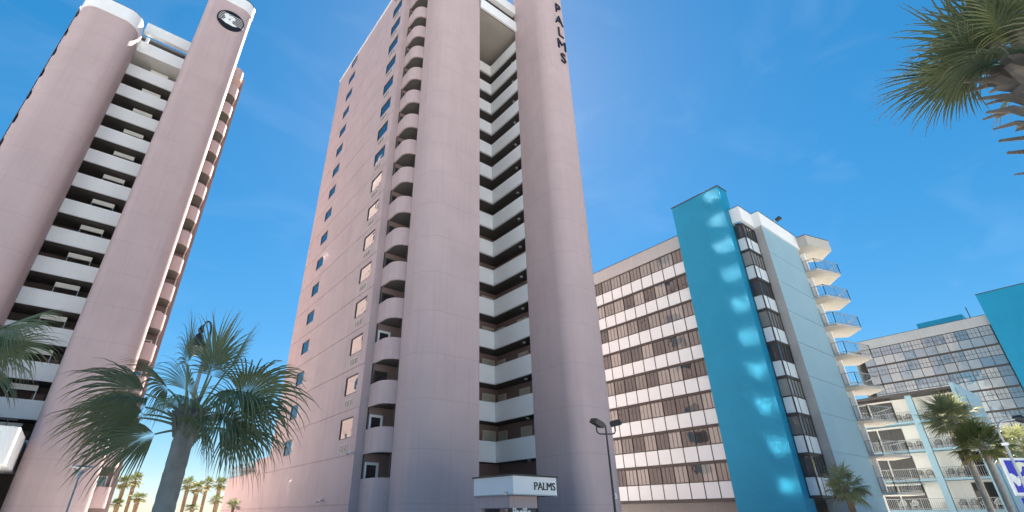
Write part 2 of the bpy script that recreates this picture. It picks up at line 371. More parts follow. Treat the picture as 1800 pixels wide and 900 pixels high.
# ------------------------------------------------------------------ pink tower in the middle
def pink_tower_mid():
    T = thing('condo_tower', (20, 34, 0), 'tall pink condominium tower in the middle with zigzag white walkways and rounded corner balconies', 'apartment tower')
    # street-side left wall with windows, grilles and floor joints
    A0, Bn, Bf, ZT = 12.94, 29.5, 47.1, 51.55
    jz = [2.33] + [5.03 + FH * k for k in range(17)]
    def side_wall(p0, inward, nm, wins, L, grille_rows):
        holes = []
        for z in jz: holes.append((0.0, L, z - 0.028, z + 0.028, 0.05))
        for (w0, w1, zo, zh, rows) in wins:
            for k in rows: holes.append((w0, w1, zo + FH * k, zo + FH * k + zh, 0.09))
        mb = MB(); mb.facade(p0, (0, 1), 0, L, 0, ZT, holes, 0.05, inward)
        return mb.build(nm, M['pink'], T)
    near = (0.78, 2.72, 6.06, 1.28, range(17)); far = (12.12, 13.88, 6.0, 1.15, range(17))
    side_wall((A0, Bn), (1, 0), 'left_wall', [near, far], Bf - Bn, 9)
    w = win_proto(T, (A0, Bn + 0.78), (0, 1), (1, 0), 1.94, 1.28, 6.06, M['glass'], 0.09)
    for k in range(1, 17): shift(w, T, (0, 0, FH * k))
    w = win_proto(T, (A0, Bn + 12.12), (0, 1), (1, 0), 1.76, 1.15, 6.0, M['glass'], 0.09)
    for k in range(1, 17): shift(w, T, (0, 0, FH * k))
    g = MB(); g.box(A0 - 0.03, A0 + 0.02, 30.68, 31.88, 5.27, 5.74)
    gs = MB()
    for y0, y1 in ((30.74, 31.06), (31.14, 31.5), (31.56, 31.82)):
        for z in range(5): gs.box(A0 - 0.036, A0 - 0.0305, y0, y1, 5.31 + z * 0.08, 5.355 + z * 0.08)
    go = g.build('vent_grille', M['grille'], T); gs.build('slats', M['bronze'], go)
    for k in range(1, 17): shift(go, T, (0, 0, FH * k))
    # sunny side wall (faces the hotel)
    AR = 28.5
    holes = [(30.0 - 25.6, 32.0 - 25.6, 6.06 + FH * k, 7.34 + FH * k, 0.09) for k in range(17)] + [(0, 17.9, z - 0.028, z + 0.028, 0.05) for z in jz]
    mb = MB(); mb.facade((AR, 25.6), (0, 1), 0, 17.9, 0, ZT, holes, 0.05, (-1, 0)); mb.build('right_wall', M['pink'], T)
    w = win_proto(T, (AR, 30.0), (0, 1), (-1, 0), 2.0, 1.28, 6.06, M['glass_side'], 0.09, vbars=(0.4,))
    for k in range(1, 17): shift(w, T, (0, 0, FH * k))
    # rear wall, roof and the wall round the walkways
    mb = MB(); mb.quad((A0, Bf, 0), (27.4, Bf, 0), (27.4, Bf, ZT), (A0, Bf, ZT)); mb.quad((27.4, Bf, 0), (AR, 43.5, 0), (AR, 43.5, ZT), (27.4, Bf, ZT)); mb.build('rear_wall', M['pink'], T)
    mb = MB(); mb.prism([(A0 + .05, Bn + .05), (15.2, Bn + .05), (15.2, 25.4), (AR - .05, 25.8), (AR - .05, 43.4), (27.3, Bf - .05), (A0 + .05, Bf - .05)], ZT - 0.5, ZT - 0.2); mb.build('roof', M['roof_felt'], T)
    mb = MB(); mb.box(A0 - 0.06, A0 + 0.25, Bn - 0.02, Bf + 0.06, ZT, ZT + 0.22); mb.build('roof_coping', M['white'], T)
    mb = MB()
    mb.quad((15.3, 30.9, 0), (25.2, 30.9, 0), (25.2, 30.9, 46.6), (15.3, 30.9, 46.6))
    mb.quad((25.2, 30.9, 0), (25.2, 25.0, 0), (25.2, 25.0, 46.6), (25.2, 30.9, 46.6)); mb.build('walkway_wall', M['pink_shade'], T)
    mb = MB(); mb.quad((A0, Bn, 0), (13.52, Bn, 0), (13.52, Bn, ZT), (A0, Bn, ZT)); mb.quad((13.52, Bn, 46.7 + 2.6), (15.4, Bn, 46.7 + 2.6), (15.4, Bn, ZT), (13.52, Bn, ZT)); mb.build('corner_return', M['pink'], T)
    # shafts
    mb = MB(); mb.prism(rrect(14.4, 18.95, 25.0, 27.52, (1.55, 0.12, 0, 0), 18), 0, 55.0); mb.box(15.32, 18.95, 27.52, 29.4, 0, 55.0)
    mb.build('shaft', M['pink_shaft'], T, 35)
    mb = MB(); mb.prism(rrect(23.6, 27.15, 21.0, 25.1, (1.15, 1.0, 0, 0), 18), 0, 57.0); mb.box(25.22, 28.3, 25.1, 25.6, 0, ZT - 0.6)
    mb.build('shaft', M['pink_shaft'], T, 35)
    mb = MB(); mb.prism(rrect(14.25, 19.1, 24.85, 29.5, (1.6, 0.2, 0, 0), 14), 55.0, 56.4); mb.build('shaft_cap', M['white'], T, 35)
    mb = MB(); mb.prism(rrect(23.45, 27.3, 20.85, 25.2, (1.2, 1.1, 0, 0), 14), 57.0, 58.4); mb.build('shaft_cap', M['white'], T, 35)
    # walkways: white parapets in an L, slab, doors, ceiling lamps
    p = MB(); z0 = 5.12
    p.prism([(18.96, 29.28), (23.6, 29.28), (23.6, 25.12), (23.78, 25.12), (23.78, 29.46), (18.96, 29.46)], z0, z0 + 1.40)
    po = p.build('walkway_parapet', M['white'], T)
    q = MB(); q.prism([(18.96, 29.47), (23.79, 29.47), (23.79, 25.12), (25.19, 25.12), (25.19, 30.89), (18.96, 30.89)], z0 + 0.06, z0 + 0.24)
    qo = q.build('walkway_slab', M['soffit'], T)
    d1 = MB(); d1.box(23.62, 24.9, 30.84, 30.895, z0 + 0.25, z0 + 2.42)
    fo = d1.build('door', M['grille'], T); d = MB(); d.box(23.72, 24.8, 30.825, 30.838, z0 + 0.26, z0 + 2.32); d.build('leaf', M['door'], fo)
    d2 = MB(); d2.box(25.14, 25.195, 29.8, 30.82, z0 + 0.25, z0 + 2.42); fo2 = d2.build('door', M['grille'], T)
    d = MB(); d.box(25.125, 25.138, 29.88, 30.74, z0 + 0.26, z0 + 2.32); d.build('leaf', M['door'], fo2)
    d2 = MB(); d2.box(25.14, 25.195, 27.0, 28.2, z0 + 0.25, z0 + 2.42); fo3 = d2.build('door', M['grille'], T)
    d = MB(); d.box(25.125, 25.138, 27.1, 28.1, z0 + 0.26, z0 + 2.32); d.build('leaf', M['door'], fo3)
    lm = MB(); lm.tube([(24.4, 26.6, z0 + 0.05), (24.4, 26.6, z0 - 0.06)], 0.13, 12); lo = lm.build('ceiling_lamp', M['lamp_lens'], T)
    for k in range(1, 15):
        for o in (po, qo, fo, fo2, fo3, lo): shift(o, T, (0, 0, FH * k))
    # roof over the well, terrace and top beam
    mb = MB(); mb.box(18.97, 25.19, 25.12, 30.88, 46.55, 46.75); mb.build('well_ceiling', M['soffit_tan'], T)
    mb = MB(); mb.box(18.97, 23.58, 24.82, 25.0, 46.5, 47.85); mb.build('terrace_parapet', M['white'], T)
    mb = MB(); mb.box(18.97, 23.58, 24.85, 25.35, 49.2, 50.5); mb.build('top_beam', M['white'], T)
    mb = MB(); mb.box(20.6, 25.1, 29.0, 30.88, 46.76, 50.6); mb.build('terrace_room', M['pink'], T)
    mb = MB(); mb.box(21.2, 23.4, 28.94, 28.995, 46.9, 49.0); mb.build('terrace_door', M['glass'], T)
    # rounded corner balconies
    path = [(13.5, 29.5), (13.5, 28.4)] + arc(14.4, 28.4, 0.9, 180, 270, 10)
    z0 = 5.05 + FH
    b = MB(); b.ribbon(path, z0, z0 + 1.42, 0.12); bo = b.build('balcony_parapet', M['pink'], T, 35)
    s_ = MB(); s_.prism([(13.63, 29.48), (13.63, 28.4)] + arc(14.4, 28.4, 0.77, 180, 270, 8) + [(15.28, 27.63), (15.28, 29.48)], z0 + 0.05, z0 + 0.2)
    sb = s_.build('balcony_slab', M['soffit'], T)
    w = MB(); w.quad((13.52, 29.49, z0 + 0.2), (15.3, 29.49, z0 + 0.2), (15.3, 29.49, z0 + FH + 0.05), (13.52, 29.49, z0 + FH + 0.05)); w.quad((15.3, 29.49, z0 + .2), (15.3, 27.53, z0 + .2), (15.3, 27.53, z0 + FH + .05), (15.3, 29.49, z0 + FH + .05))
    wo_ = w.build('balcony_wall', M['pink_shade'], T)
    dr = MB(); dr.box(13.66, 13.76, 29.40, 29.48, z0 + .21, z0 + 2.35); dr.box(14.42, 14.56, 29.40, 29.48, z0 + .21, z0 + 2.35); dr.box(13.76, 14.42, 29.40, 29.48, z0 + 2.2, z0 + 2.35)
    do = dr.build('balcony_door', M['white'], T); pn = MB(); pn.quad((13.76, 29.45, z0 + .21), (14.42, 29.45, z0 + .21), (14.42, 29.45, z0 + 2.2), (13.76, 29.45, z0 + 2.2)); pn.build('pane', M['glass'], do)
    ps = MB(); ps.box(13.5, 13.56, 29.43, 29.485, z0 + 1.43, z0 + FH); pst = ps.build('corner_post', M['bronze'], T); ps = MB(); ps.box(14.36, 14.41, 27.54, 27.6, z0 + 1.43, z0 + FH); pso = ps.build('corner_post', M['bronze'], T)
    dark_door = None
    for k in range(-2, 16):
        if k == 0: continue
        for o in (bo, sb, wo_, do, pso, pst):
            if k == -2 and o is bo: continue
            c = shift(o, T, (0, 0, FH * k))
            if o is do and k not in (-2, -1, 1):
                if dark_door is None:
                    dark_door = c.data.copy(); dark_door.materials[0] = M['bronze']
                c.data = dark_door
    do.data = dark_door
    b = MB(); b.ribbon(path, 0, 3.69, 0.12); o = b.build('balcony_parapet', M['pink'], T, 35); o['label'] = 'tall lowest parapet reaching the ground'
    mb = MB(); mb.prism(path + [(15.3, 27.5), (15.3, 29.5)], 5.05 + FH * 17, ZT); mb.build('balcony_roof', M['pink'], T, 35)
    # low wing towards the beach with a rooftop fence
    mb = MB(); mb.facade((A0 + 0.02, Bf), (0, 1), 0, 14.2, 0, 5.25, [(0, 14.2, 2.30, 2.355, .05), (0, 4.2, 5.0, 5.06, .05)], 0.05, (1, 0)); mb.quad((A0 + .02, 61.3, 0), (25, 61.3, 0), (25, 61.3, 5.25), (A0 + .02, 61.3, 5.25))
    mb.quad((A0 + .02, Bf, 5.25), (25, Bf, 5.25), (25, 61.3, 5.25), (A0 + .02, 61.3, 5.25)); mb.box(A0 + .02, A0 + .25, Bf, 51.2, 5.25, 6.35); mb.build('low_wing', M['pink'], T)
    f = MB()
    for y in [51.25 + 0.42 * i for i in range(24)]: f.box(A0 + 0.1, A0 + 0.14, y - 0.02, y + 0.02, 5.25, 6.3)
    for z in (5.36, 5.8, 6.28): f.box(A0 + 0.09, A0 + 0.15, 51.2, 61.2, z - 0.025, z + 0.025)
    f.build('roof_railing', M['steel'], T)
    f = MB(); f.box(A0 + 1.2, A0 + 3.6, 58, 61, 5.27, 6.35); f.box(A0 + 1.0, A0 + 2.4, 52, 56, 5.27, 6.0); f.build('roof_unit', M['tan_furn'], T)
    # small wall lamps on the joints
    for y, z in ((29.75, 5.12), (33.5, 2.62)):
        f = MB(); f.box(A0 - 0.22, A0 - 0.005, y - 0.12, y + 0.12, z - 0.06, z + 0.05); f.tube([(A0 - .2, y + .1, z - .03), (A0 - .34, y + .16, z - .1)], .045, 8); f.build('wall_lamp', M['alu'], T)
    # entrance canopy: white box with lettering over a pink porch
    c = MB(); c.box(15.48, 18.15, 18.0, 20.9, 2.55, 3.33); co_ = c.build('entrance_canopy', M['white'], T)
    c = MB(); c.box(15.40, 18.22, 17.93, 20.95, 3.33, 3.40); c.build('cap', M['black_metal'], co_)
    c = MB(); c.box(15.42, 15.478, 18.35, 18.6, 2.56, 2.66); c.box(15.40, 15.478, 18.40, 18.55, 2.66, 2.70); c.build('canopy_lamp', M['alu'], co_)
    c = MB(); c.box(15.465, 18.165, 17.985, 20.9, 2.55, 2.60); c.build('drip_edge', M['fascia'], co_)
    text_obj('lettering', 'PALMS', 0.47, 0.03, M['letter'], co_, (17.38, 17.98, 2.93), FACE_STREET, 0.0, 1.0)
    c = MB(); c.box(15.55, 17.2, 18.35, 20.85, 2.06, 2.545); c.box(15.58, 15.75, 20.4, 20.8, 0, 2.06); c.box(17.0, 17.17, 20.4, 20.8, 0, 2.06); c.build('porch', M['pink'], T)
    nb = MB(); nb.box(15.62, 17.12, 18.38, 18.45, 1.5, 2.055); no = nb.build('entrance_sign', M['black_metal'], T)
    text_obj('lettering', 'Pacific', 0.5, 0.02, M['sign_white'], no, (16.25, 18.37, 1.88), FACE_STREET, 0.012, 0.85)
    text_obj('house_number', '23', 0.42, 0.03, M['sign_white'], T, (26.0, 20.985, 2.8), FACE_STREET, 0.01)
    return T
pink_tower_mid()
LX = 25.82
sgn = thing('wall_sign', (25.9, 20.98, 44), 'five large black letters stacked vertically down the middle tower right shaft', 'sign')
for i, ch in enumerate('PALMS'):
    text_obj('letter', ch, 1.85, 0.10, M['letter'], sgn, (LX, 20.93, 47.6 - 1.83 * i), FACE_STREET, 0.0, 0.9)

# ------------------------------------------------------------------ pink tower on the left
def pink_tower_left():
    T = thing('condo_tower', (-5, 56, 0), 'pink condominium tower at the left with white slab walkways between two rounded shafts', 'apartment tower')
    ZT = 49.0; AL, AR, Bn, Bf = -13.4, 2.85, 51.5, 69.0
    jz = [2.33] + [5.03 + FH * k for k in range(16)]
    holes = [(0.55, 2.45, 6.06 + FH * k, 7.34 + FH * k, 0.09) for k in range(16)] + [(0, Bf - Bn, z - .028, z + .028, .05) for z in jz]
    mb = MB(); mb.facade((AR, Bn), (0, 1), 0, Bf - Bn, 0, ZT, holes, .05, (-1, 0)); mb.build('right_wall', M['pink'], T)
    w = win_proto(T, (AR, Bn + 0.55), (0, 1), (-1, 0), 1.9, 1.28, 6.06, M['glass_side_flat'], 0.09, vbars=(0.34, 0.67))
    for k in range(1, 16): shift(w, T, (0, 0, FH * k))
    mb = MB(); mb.facade((AL, Bn), (0, 1), 0, Bf - Bn, 0, ZT, [(0, Bf - Bn, z - .028, z + .028, .05) for z in jz], .05, (1, 0)); mb.build('left_wall', M['pink'], T)
    mb = MB(); mb.quad((AL, Bf, 0), (AR, Bf, 0), (AR, Bf, ZT), (AL, Bf, ZT)); mb.build('rear_wall', M['pink'], T)
    mb = MB(); mb.box(AL + .05, AR - .05, Bn + .05, Bf - .05, ZT - .5, ZT - .2); mb.build('roof', M['roof_felt'], T)
    # shafts and white caps
    SL, SR = (-12.0, -7.42), (-3.12, 1.40)
    mb = MB(); mb.prism(rrect(SL[0], SL[1], 45.5, 49.35, (1.4, 1.3, 0, 0), 18), 0, 44.15); mb.box(SL[0] + .9, SL[1] - .42, 49.35, 51.4, 0, 44.1); mb.build('shaft', M['pink_shaft'], T, 35)
    mb = MB(); mb.prism(rrect(SR[0], SR[1], 45.5, 49.35, (0.7, 1.15, 0, 0), 18), 0, 53.4); mb.box(SR[0] + .02, SR[1] - .9, 49.35, 51.4, 0, 53.3); mb.build('shaft', M['pink_shaft'], T, 35)
    mb = MB(); mb.prism(rrect(SL[0] - .06, SL[1] + .06, 45.44, 49.6, (1.45, 1.35, .2, .2), 14), 44.15, 45.75); mb.build('shaft_cap', M['white'], T, 35)
    mb = MB(); mb.prism(rrect(SR[0] - .06, SR[1] + .06, 45.44, 49.6, (.75, 1.2, .2, .2), 14), 53.4, 54.9); mb.build('shaft_cap', M['white'], T, 35)
    mb = MB(); mb.prism(rrect(SL[0] - .02, SL[1] + .02, 45.48, 49.5, (1.4, 1.3, .2, .2), 14), 45.75, 45.83); mb.prism(rrect(SR[0] - .1, SR[1] + .1, 45.4, 49.64, (.8, 1.25, .2, .2), 14), 54.9, 54.98); mb.build('cap_flashing', M['black_metal'], T, 35)
    # walkways
    x0, x1 = SL[1] - .40, SR[0] - .01; z0 = 5.22
    p = MB(); p.box(x0, x1, 49.4, 49.55, z0, z0 + 1.36); po = p.build('walkway_parapet', M['white'], T)
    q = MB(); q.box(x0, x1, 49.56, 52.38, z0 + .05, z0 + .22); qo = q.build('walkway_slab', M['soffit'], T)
    c = MB(); c.box(x0 + 2.05, x0 + 3.7, 50.5, 50.62, z0 + 2.2, z0 + 2.6); lo = c.build('lobby_lintel', M['cream'], T)
    c = MB(); c.box(x0 + 2.05, x0 + 2.1, 50.53, 50.59, z0 + .23, z0 + 2.19); pq = c.build('lobby_post', M['alu'], T); c = MB(); c.box(x0 + 3.65, x0 + 3.7, 50.53, 50.59, z0 + .23, z0 + 2.19); pp = c.build('lobby_post', M['alu'], T)
    d = MB(); d.box(x0 + 3.35, x0 + 4.15, 52.33, 52.385, z0 + .23, z0 + 2.3); do = d.build('door', M['pink_shade'], T)
    for k in range(1, 14):
        for o in (po, qo, lo, pp, pq, do): shift(o, T, (0, 0, FH * k))
    mb = MB(); mb.quad((x0, 52.4, 0), (x1, 52.4, 0), (x1, 52.4, 44), (x0, 52.4, 44)); mb.quad((x0, 52.4, 0), (x0, 51.3, 0), (x0, 51.3, 44), (x0, 52.4, 44)); mb.quad((x1, 52.4, 0), (x1, 51.3, 0), (x1, 51.3, 44), (x1, 52.4, 44)); mb.build('walkway_wall', M['shade_wall'], T)
    mb = MB(); mb.box(SL[1] + .01, x1, 48.86, 49.34, 44.05, 44.25); mb.box(x0, x1, 49.34, 52.38, 44.05, 44.25); mb.build('well_ceiling', M['cream'], T)
    mb = MB(); mb.box(SL[1] + .07, x1, 48.7, 48.85, 44.0, 45.5); mb.build('terrace_parapet', M['white'], T)
    mb = MB(); mb.box(SL[1] + .01, x1, 48.7, 49.2, 46.87, 48.2); mb.build('top_beam', M['white'], T)
    mb = MB(); mb.box(x0, x1, 51.2, 51.45, 44.3, 45.95); mb.build('terrace_wall', M['pink'], T)
    f = MB()
    for x in (x0 + .1, x0 + 1.35, x0 + 2.75, x1 - .1): f.box(x - .025, x + .025, 51.0, 51.05, 45.4, 46.7)
    f.box(x0, x1, 51.0, 51.05, 46.68, 46.73); f.build('terrace_railing', M['black_metal'], T)
    f = MB(); f.tube([(x0 + .9, 49.2, 45.5), (x0 + .9, 49.2, 46.6)], .16, 12); f.build('roof_duct', M['white'], T, 40)
    # stacked corner balconies either side, mirrored
    for sgn_, ex in ((1, SR[1]), (-1, SL[0])):
        wd = 1.0 if sgn_ > 0 else 0.78
        X = lambda d: ex + sgn_ * d * wd
        pth = [(X(-.3), 48.9), (X(0.2), 48.9)] + [(X(.2 + .9 * math.sin(R(t))), 49.8 - .9 * math.cos(R(t))) for t in range(9, 91, 9)] + [(X(1.1), 51.5)]
        z0 = 5.05
        b = MB(); b.ribbon(pth, z0, z0 + 1.42, .12, sgn_); bo = b.build('balcony_parapet', M['pink'], T, 35)
        s_ = MB(); s_.prism([(X(-.3), 49.03), (X(.2), 49.03), (X(.7), 49.25), (X(.96), 49.8), (X(.96), 51.48), (X(-.3), 51.48)], z0 + .05, z0 + .2); sb = s_.build('balcony_slab', M['soffit'], T)
        cp = MB(); cp.box(min(X(1.0), X(1.09)), max(X(1.0), X(1.09)), 51.35, 51.44, z0 + 1.43, z0 + FH - .01); cpo = cp.build('corner_post', M['white'], T)
        dr = MB(); dr.box(min(X(-.1), X(.75)), max(X(-.1), X(.75)), 51.42, 51.47, z0 + .21, z0 + 2.3); do = dr.build('balcony_door', M['white'], T)
        gl = MB(); gl.box(min(X(0), X(.66)), max(X(0), X(.66)), 51.405, 51.415, z0 + .22, z0 + 2.2); gl.build('pane', M['glass'], do)
        for k in range(-1, 15):
            if k == 0: continue
            for o in (bo, sb, do, cpo): shift(o, T, (0, 0, FH * k))
        w = MB(); w.quad((X(-.9), 51.49, 0), (X(1.45), 51.49, 0), (X(1.45), 51.49, ZT), (X(-.9), 51.49, ZT)); w.build('balcony_wall', M['pink_shade'], T)
        w = MB(); w.prism(pth + [(X(-.3), 51.48)], 5.05 + FH * 15, 5.05 + FH * 15 + 1.3); w.build('balcony_roof', M['pink'], T, 35)
    # porte cochere in front
    c = MB(); c.prism(rrect(-15.0, -3.3, 40.0, 45.4, (.3, .45, 0, .1), 8), 4.35, 6.35); c.box(SL[1] + .01, x1 - .2, 45.4, 49.38, 4.35, 6.3)
    pc = c.build('porte_cochere', M['white'], T, 35)
    c = MB(); c.box(-4.9, -3.55, 40.4, 41.6, 0, 4.35); c.box(-14.6, -13.3, 40.4, 41.6, 0, 4.35); c.build('pier', M['cream'], pc)
    c = MB()
    for x in [-14.8 + .6 * i for i in range(19)]: c.box(x - .02, x + .02, 40.3, 40.34, 6.35, 6.75)
    c.box(-14.9, -3.6, 40.29, 40.35, 6.72, 6.78); c.build('railing', M['black_metal'], pc)
    return T
pink_tower_left()

# round emblem on the tall shaft: black disc, white lines, white tree-like crest
em = thing('round_emblem', (-0.5, 45.45, 50.6), 'round black emblem with white stripes high on the pink shaft', 'sign')
er = 1.38; ex, ez = -0.5, 50.6
def disc(cx, cz, r, y0, y1, n=48):
    m = MB(); a = [m.pt((cx + r * math.cos(2 * math.pi * k / n), y0, cz + r * math.sin(2 * math.pi * k / n))) for k in range(n)]
    b = [m.pt((cx + r * math.cos(2 * math.pi * k / n), y1, cz + r * math.sin(2 * math.pi * k / n))) for k in range(n)]
    for k in range(n): m.face((a[k], a[(k + 1) % n], b[(k + 1) % n], b[k]))
    m.face(a); m.face(b[::-1]); return m
disc(ex, ez, er, 45.34, 45.48).build('disc', M['letter'], em)
m = MB()
for i, dz in enumerate((0.78, 0.55, 0.32, 0.09, -0.14, -0.37)):
    hw = math.sqrt(er * er * 0.83 - dz * dz); m.box(ex - hw, ex + hw, 45.325, 45.338, ez + dz - 0.024, ez + dz + 0.024)
m.build('stripes', M['sign_white'], em)
def flat(pts, y, cx, cz, th=0.02):
    m = MB(); a = [m.pt((cx + x, y, cz + z)) for x, z in pts]; b = [m.pt((cx + x, y + th, cz + z)) for x, z in pts]; n = len(pts)
    m.face(a); m.face(b[::-1])
    for k in range(n): m.face((a[k], a[(k + 1) % n], b[(k + 1) % n], b[k]))
    return m
flat([(-.75, .35), (-.72, .62), (-.45, .72), (-.2, .6), (.1, .66), (.35, .5), (.42, .2), (.2, .12), (-.1, .2), (-.35, .1), (-.6, .15)], 45.30, ex, ez).build('crest', M['sign_white'], em)
flat([(-.9, -.45), (-.62, -.25), (-.55, .14), (-.22, .12), (-.2, -.12), (-.08, -.12), (-.04, .14), (.2, .12), (.18, -.3), (.5, -.44), (.8, -.56), (.35, -.74), (-.4, -.68)], 45.30, ex, ez).build('crest_base', M['sign_white'], em)

# ------------------------------------------------------------------ the teal and glass beach hotel, and its twin further on
def hotel(o, label, bmin, nb, glassy):
    ox, oy = o
    T = thing('beach_hotel', (ox + 45, oy + 22, 0), label, 'hotel')
    A = ox + 41.1; b0 = oy + 21.35; w = 1.28; e = nb
    L = e * w
    z0 = 3.02
    # one bay: window with three lights over a panel, frames round both
    f = MB()
    f.box(A - .05, A + .03, b0, b0 + .06, z0, z0 + 2.58); f.box(A - .03, A + .03, b0 + .06, b0 + w, z0 + 1.2, z0 + 1.27); f.box(A - .03, A + .03, b0 + .06, b0 + w, z0 + 2.52, z0 + 2.58)
    for t in (.36, .68): f.box(A - .01, A + .03, b0 + w * t - .015, b0 + w * t + .015, z0 + 1.27, z0 + 2.52)
    if glassy: f.box(A - .01, A + .03, b0 + .06, b0 + w, z0 + 1.86, z0 + 1.9)
    wo_ = f.build('window', M['bronze'], T)
    g = MB(); g.quad((A + .015, b0 + .06, z0 + 1.27), (A + .015, b0 + w, z0 + 1.27), (A + .015, b0 + w, z0 + 2.52), (A + .015, b0 + .06, z0 + 2.52)); g.build('pane', M['glass_hotel'] if not glassy else M['glass_blue'], wo_)
    s_ = MB(); s_.box(A - .02, A + .04, b0 + .065, b0 + w - .005, z0, z0 + 1.185); so_ = s_.build('spandrel_panel', M['spandrel'] if not glassy else M['glass_blue'], T)
    for k in range(8):
        for j in range(nb):
            if (k, j) == (0, 0): continue
            for x in (wo_, so_): shift(x, T, (0, w * j, FH * k))
    mb = MB()
    for k in range(8): mb.box(A - .06, A + .1, b0, b0 + L, z0 + FH * k - .19, z0 + FH * k - .02)
    mb.build('floor_edge', M['bronze'], T)
    mb = MB(); mb.quad((A + .06, b0, 2.85), (A + .06, b0 + L, 2.85), (A + .06, b0 + L, 25.3), (A + .06, b0, 25.3)); mb.build('curtain_backing', M['dark_room'], T)
    mb = MB(); mb.box(A - .12, A + .4, b0 - .2, b0 + L, 25.06, 26.42); mb.build('fascia', M['fascia'], T)
    mb = MB(); mb.box(A - .14, A + .42, b0 - .2, b0 + L, 26.42, 26.48); mb.build('fascia_flashing', M['bronze'], T)
    # ground floor parking level
    mb = MB(); mb.quad((A + 2.5, b0, 0), (A + 2.5, b0 + L, 0), (A + 2.5, b0 + L, 2.83), (A + 2.5, b0, 2.83)); mb.quad((A - .05, b0, 2.8), (A + 2.5, b0, 2.8), (A + 2.5, b0 + L, 2.8), (A - .05, b0 + L, 2.8)); mb.build('parking_wall', M['greywall'], T)
    # teal fin
    fin_b0 = oy + 16.35
    mb = MB(); mb.box(ox + 40.3, ox + 41.85, fin_b0, oy + 21.2, 0, 29.15); mb.build('fin_wall', M['teal'], T)
    mb = MB(); mb.box(ox + 40.25, ox + 41.9, fin_b0 - .05, oy + 21.25, 29.15, 29.25); mb.build('fin_coping', M['bronze'], T)
    # glazed bay beside the fin
    bx0, bx1, by = ox + 41.25, ox + 43.5, oy + 15.52
    f = MB(); zz = z0
    f.box(bx0, bx0 + .07, by, by + .07, zz + 1.19, zz + 2.6)
    f.box(bx1 - .07, bx1, by, by + .07, zz + 1.19, zz + 2.6)
    for x in (bx0 + .62, bx0 + 1.15, bx0 + 1.7): f.box(x - .03, x + .03, by + .01, by + .07, zz + 1.26, zz + 2.53)
    f.box(bx0 + .07, bx1 - .07, by, by + .07, zz + 1.19, zz + 1.26); f.box(bx0 + .07, bx1 - .07, by, by + .07, zz + 2.53, zz + 2.6)
    f.box(bx0, bx0 + .07, by + .07, by + .83, zz + 1.19, zz + 1.26); f.box(bx0, bx0 + .07, by + .07, by + .83, zz + 2.53, zz + 2.6); f.box(bx0, bx0 + .07, by + .76, by + .83, zz + 1.26, zz + 2.53)
    bo = f.build('bay_window', M['bronze'], T)
    g = MB(); g.quad((bx0 + .07, by + .05, zz + 1.26), (bx1 - .07, by + .05, zz + 1.26), (bx1 - .07, by + .05, zz + 2.53), (bx0 + .07, by + .05, zz + 2.53)); g.quad((bx0 + .03, by + .07, zz + 1.26), (bx0 + .03, by + .76, zz + 1.26), (bx0 + .03, by + .76, zz + 2.53), (bx0 + .03, by + .07, zz + 2.53)); g.build('pane', M['glass_hotel'], bo)
    p = MB(); p.box(bx0 + .1, bx0 + .72, by + .02, by + .1, zz + .02, zz + 1.16); p.box(bx0 + .82, bx1 - .1, by + .02, by + .1, zz + .02, zz + 1.16); p.box(bx0 + .02, bx0 + .08, by + .11, by + .75, zz + .02, zz + 1.16); pa = p.build('bay_panel', M['spandrel'], T)
    q = MB(); q.box(bx0 - .03, bx1, by - .03, by + .83, zz - .17, zz); q.box(bx0, bx0 + .08, by, by + .09, zz, zz + 1.19); q.box(bx0 + .73, bx0 + .81, by + .0, by + .09, zz, zz + 1.19); q.box(bx1 - .09, bx1, by, by + .09, zz, zz + 1.19); q.box(bx0 + .001, bx0 + .09, by + .76, by + .83, zz, zz + 1.19); qo = q.build('bay_frame', M['bronze'], T)
    for k in range(1, 8):
        for x in (bo, pa, qo): shift(x, T, (0, 0, FH * k))
    mb = MB(); mb.box(bx0 + .2, bx1, by + .3, by + .8, z0, 25.3); mb.build('bay_core', M['dark_room'], T)
    # light blue street wall with floor grooves
    wx0, wx1, wy = ox + 43.55, ox + 50.9, oy + 14.85
    holes = [(0, wx1 - wx0, z - .025, z + .025, .05) for z in [3.17 + FH * k for k in range(8)]]
    mb = MB(); mb.facade((wx0, wy), (1, 0), 0, wx1 - wx0, 0, 25.3, holes, .05, (0, 1)); mb.build('street_wall', M['lightblue'], T)
    mb = MB(); mb.quad((wx0, wy, 0), (wx0, wy + 1.4, 0), (wx0, wy + 1.4, 25.3), (wx0, wy, 25.3)); mb.build('wall_return', M['greywall'], T)
    mb = MB(); pl = [(ox + 41.15, oy + 16.3), (ox + 41.15, by - .12), (wx0 - .1, by - .12), (wx0 - .1, wy - .1), (ox + 51.3, wy - .1)]
    mb.ribbon(pl, 25.3, 26.75, .3); mb.build('roof_parapet', M['white'], T)
    mb = MB(); mb.ribbon([(x, y - .02) for x, y in pl], 26.75, 26.81, .34); mb.build('parapet_flashing', M['bronze'], T)
    # end bay with doors and balconies
    mb = MB(); mb.quad((wx1, wy, 0), (wx1, wy + .45, 0), (wx1, wy + .45, 25.3), (wx1, wy, 25.3)); mb.quad((wx1, wy + .45, 0), (wx1 + 2.0, wy + .45, 0), (wx1 + 2.0, wy + .45, 25.3), (wx1, wy + .45, 25.3)); mb.quad((wx1 + 2, wy + .45, 0), (wx1 + 2, oy + 38, 0), (wx1 + 2, oy + 38, 25.3), (wx1 + 2, wy + .45, 25.3)); mb.quad((ox + 41.2, oy + 38, 0), (wx1 + 2, oy + 38, 0), (wx1 + 2, oy + 38, 25.3), (ox + 41.2, oy + 38, 25.3)); mb.build('end_wall', M['white'], T)
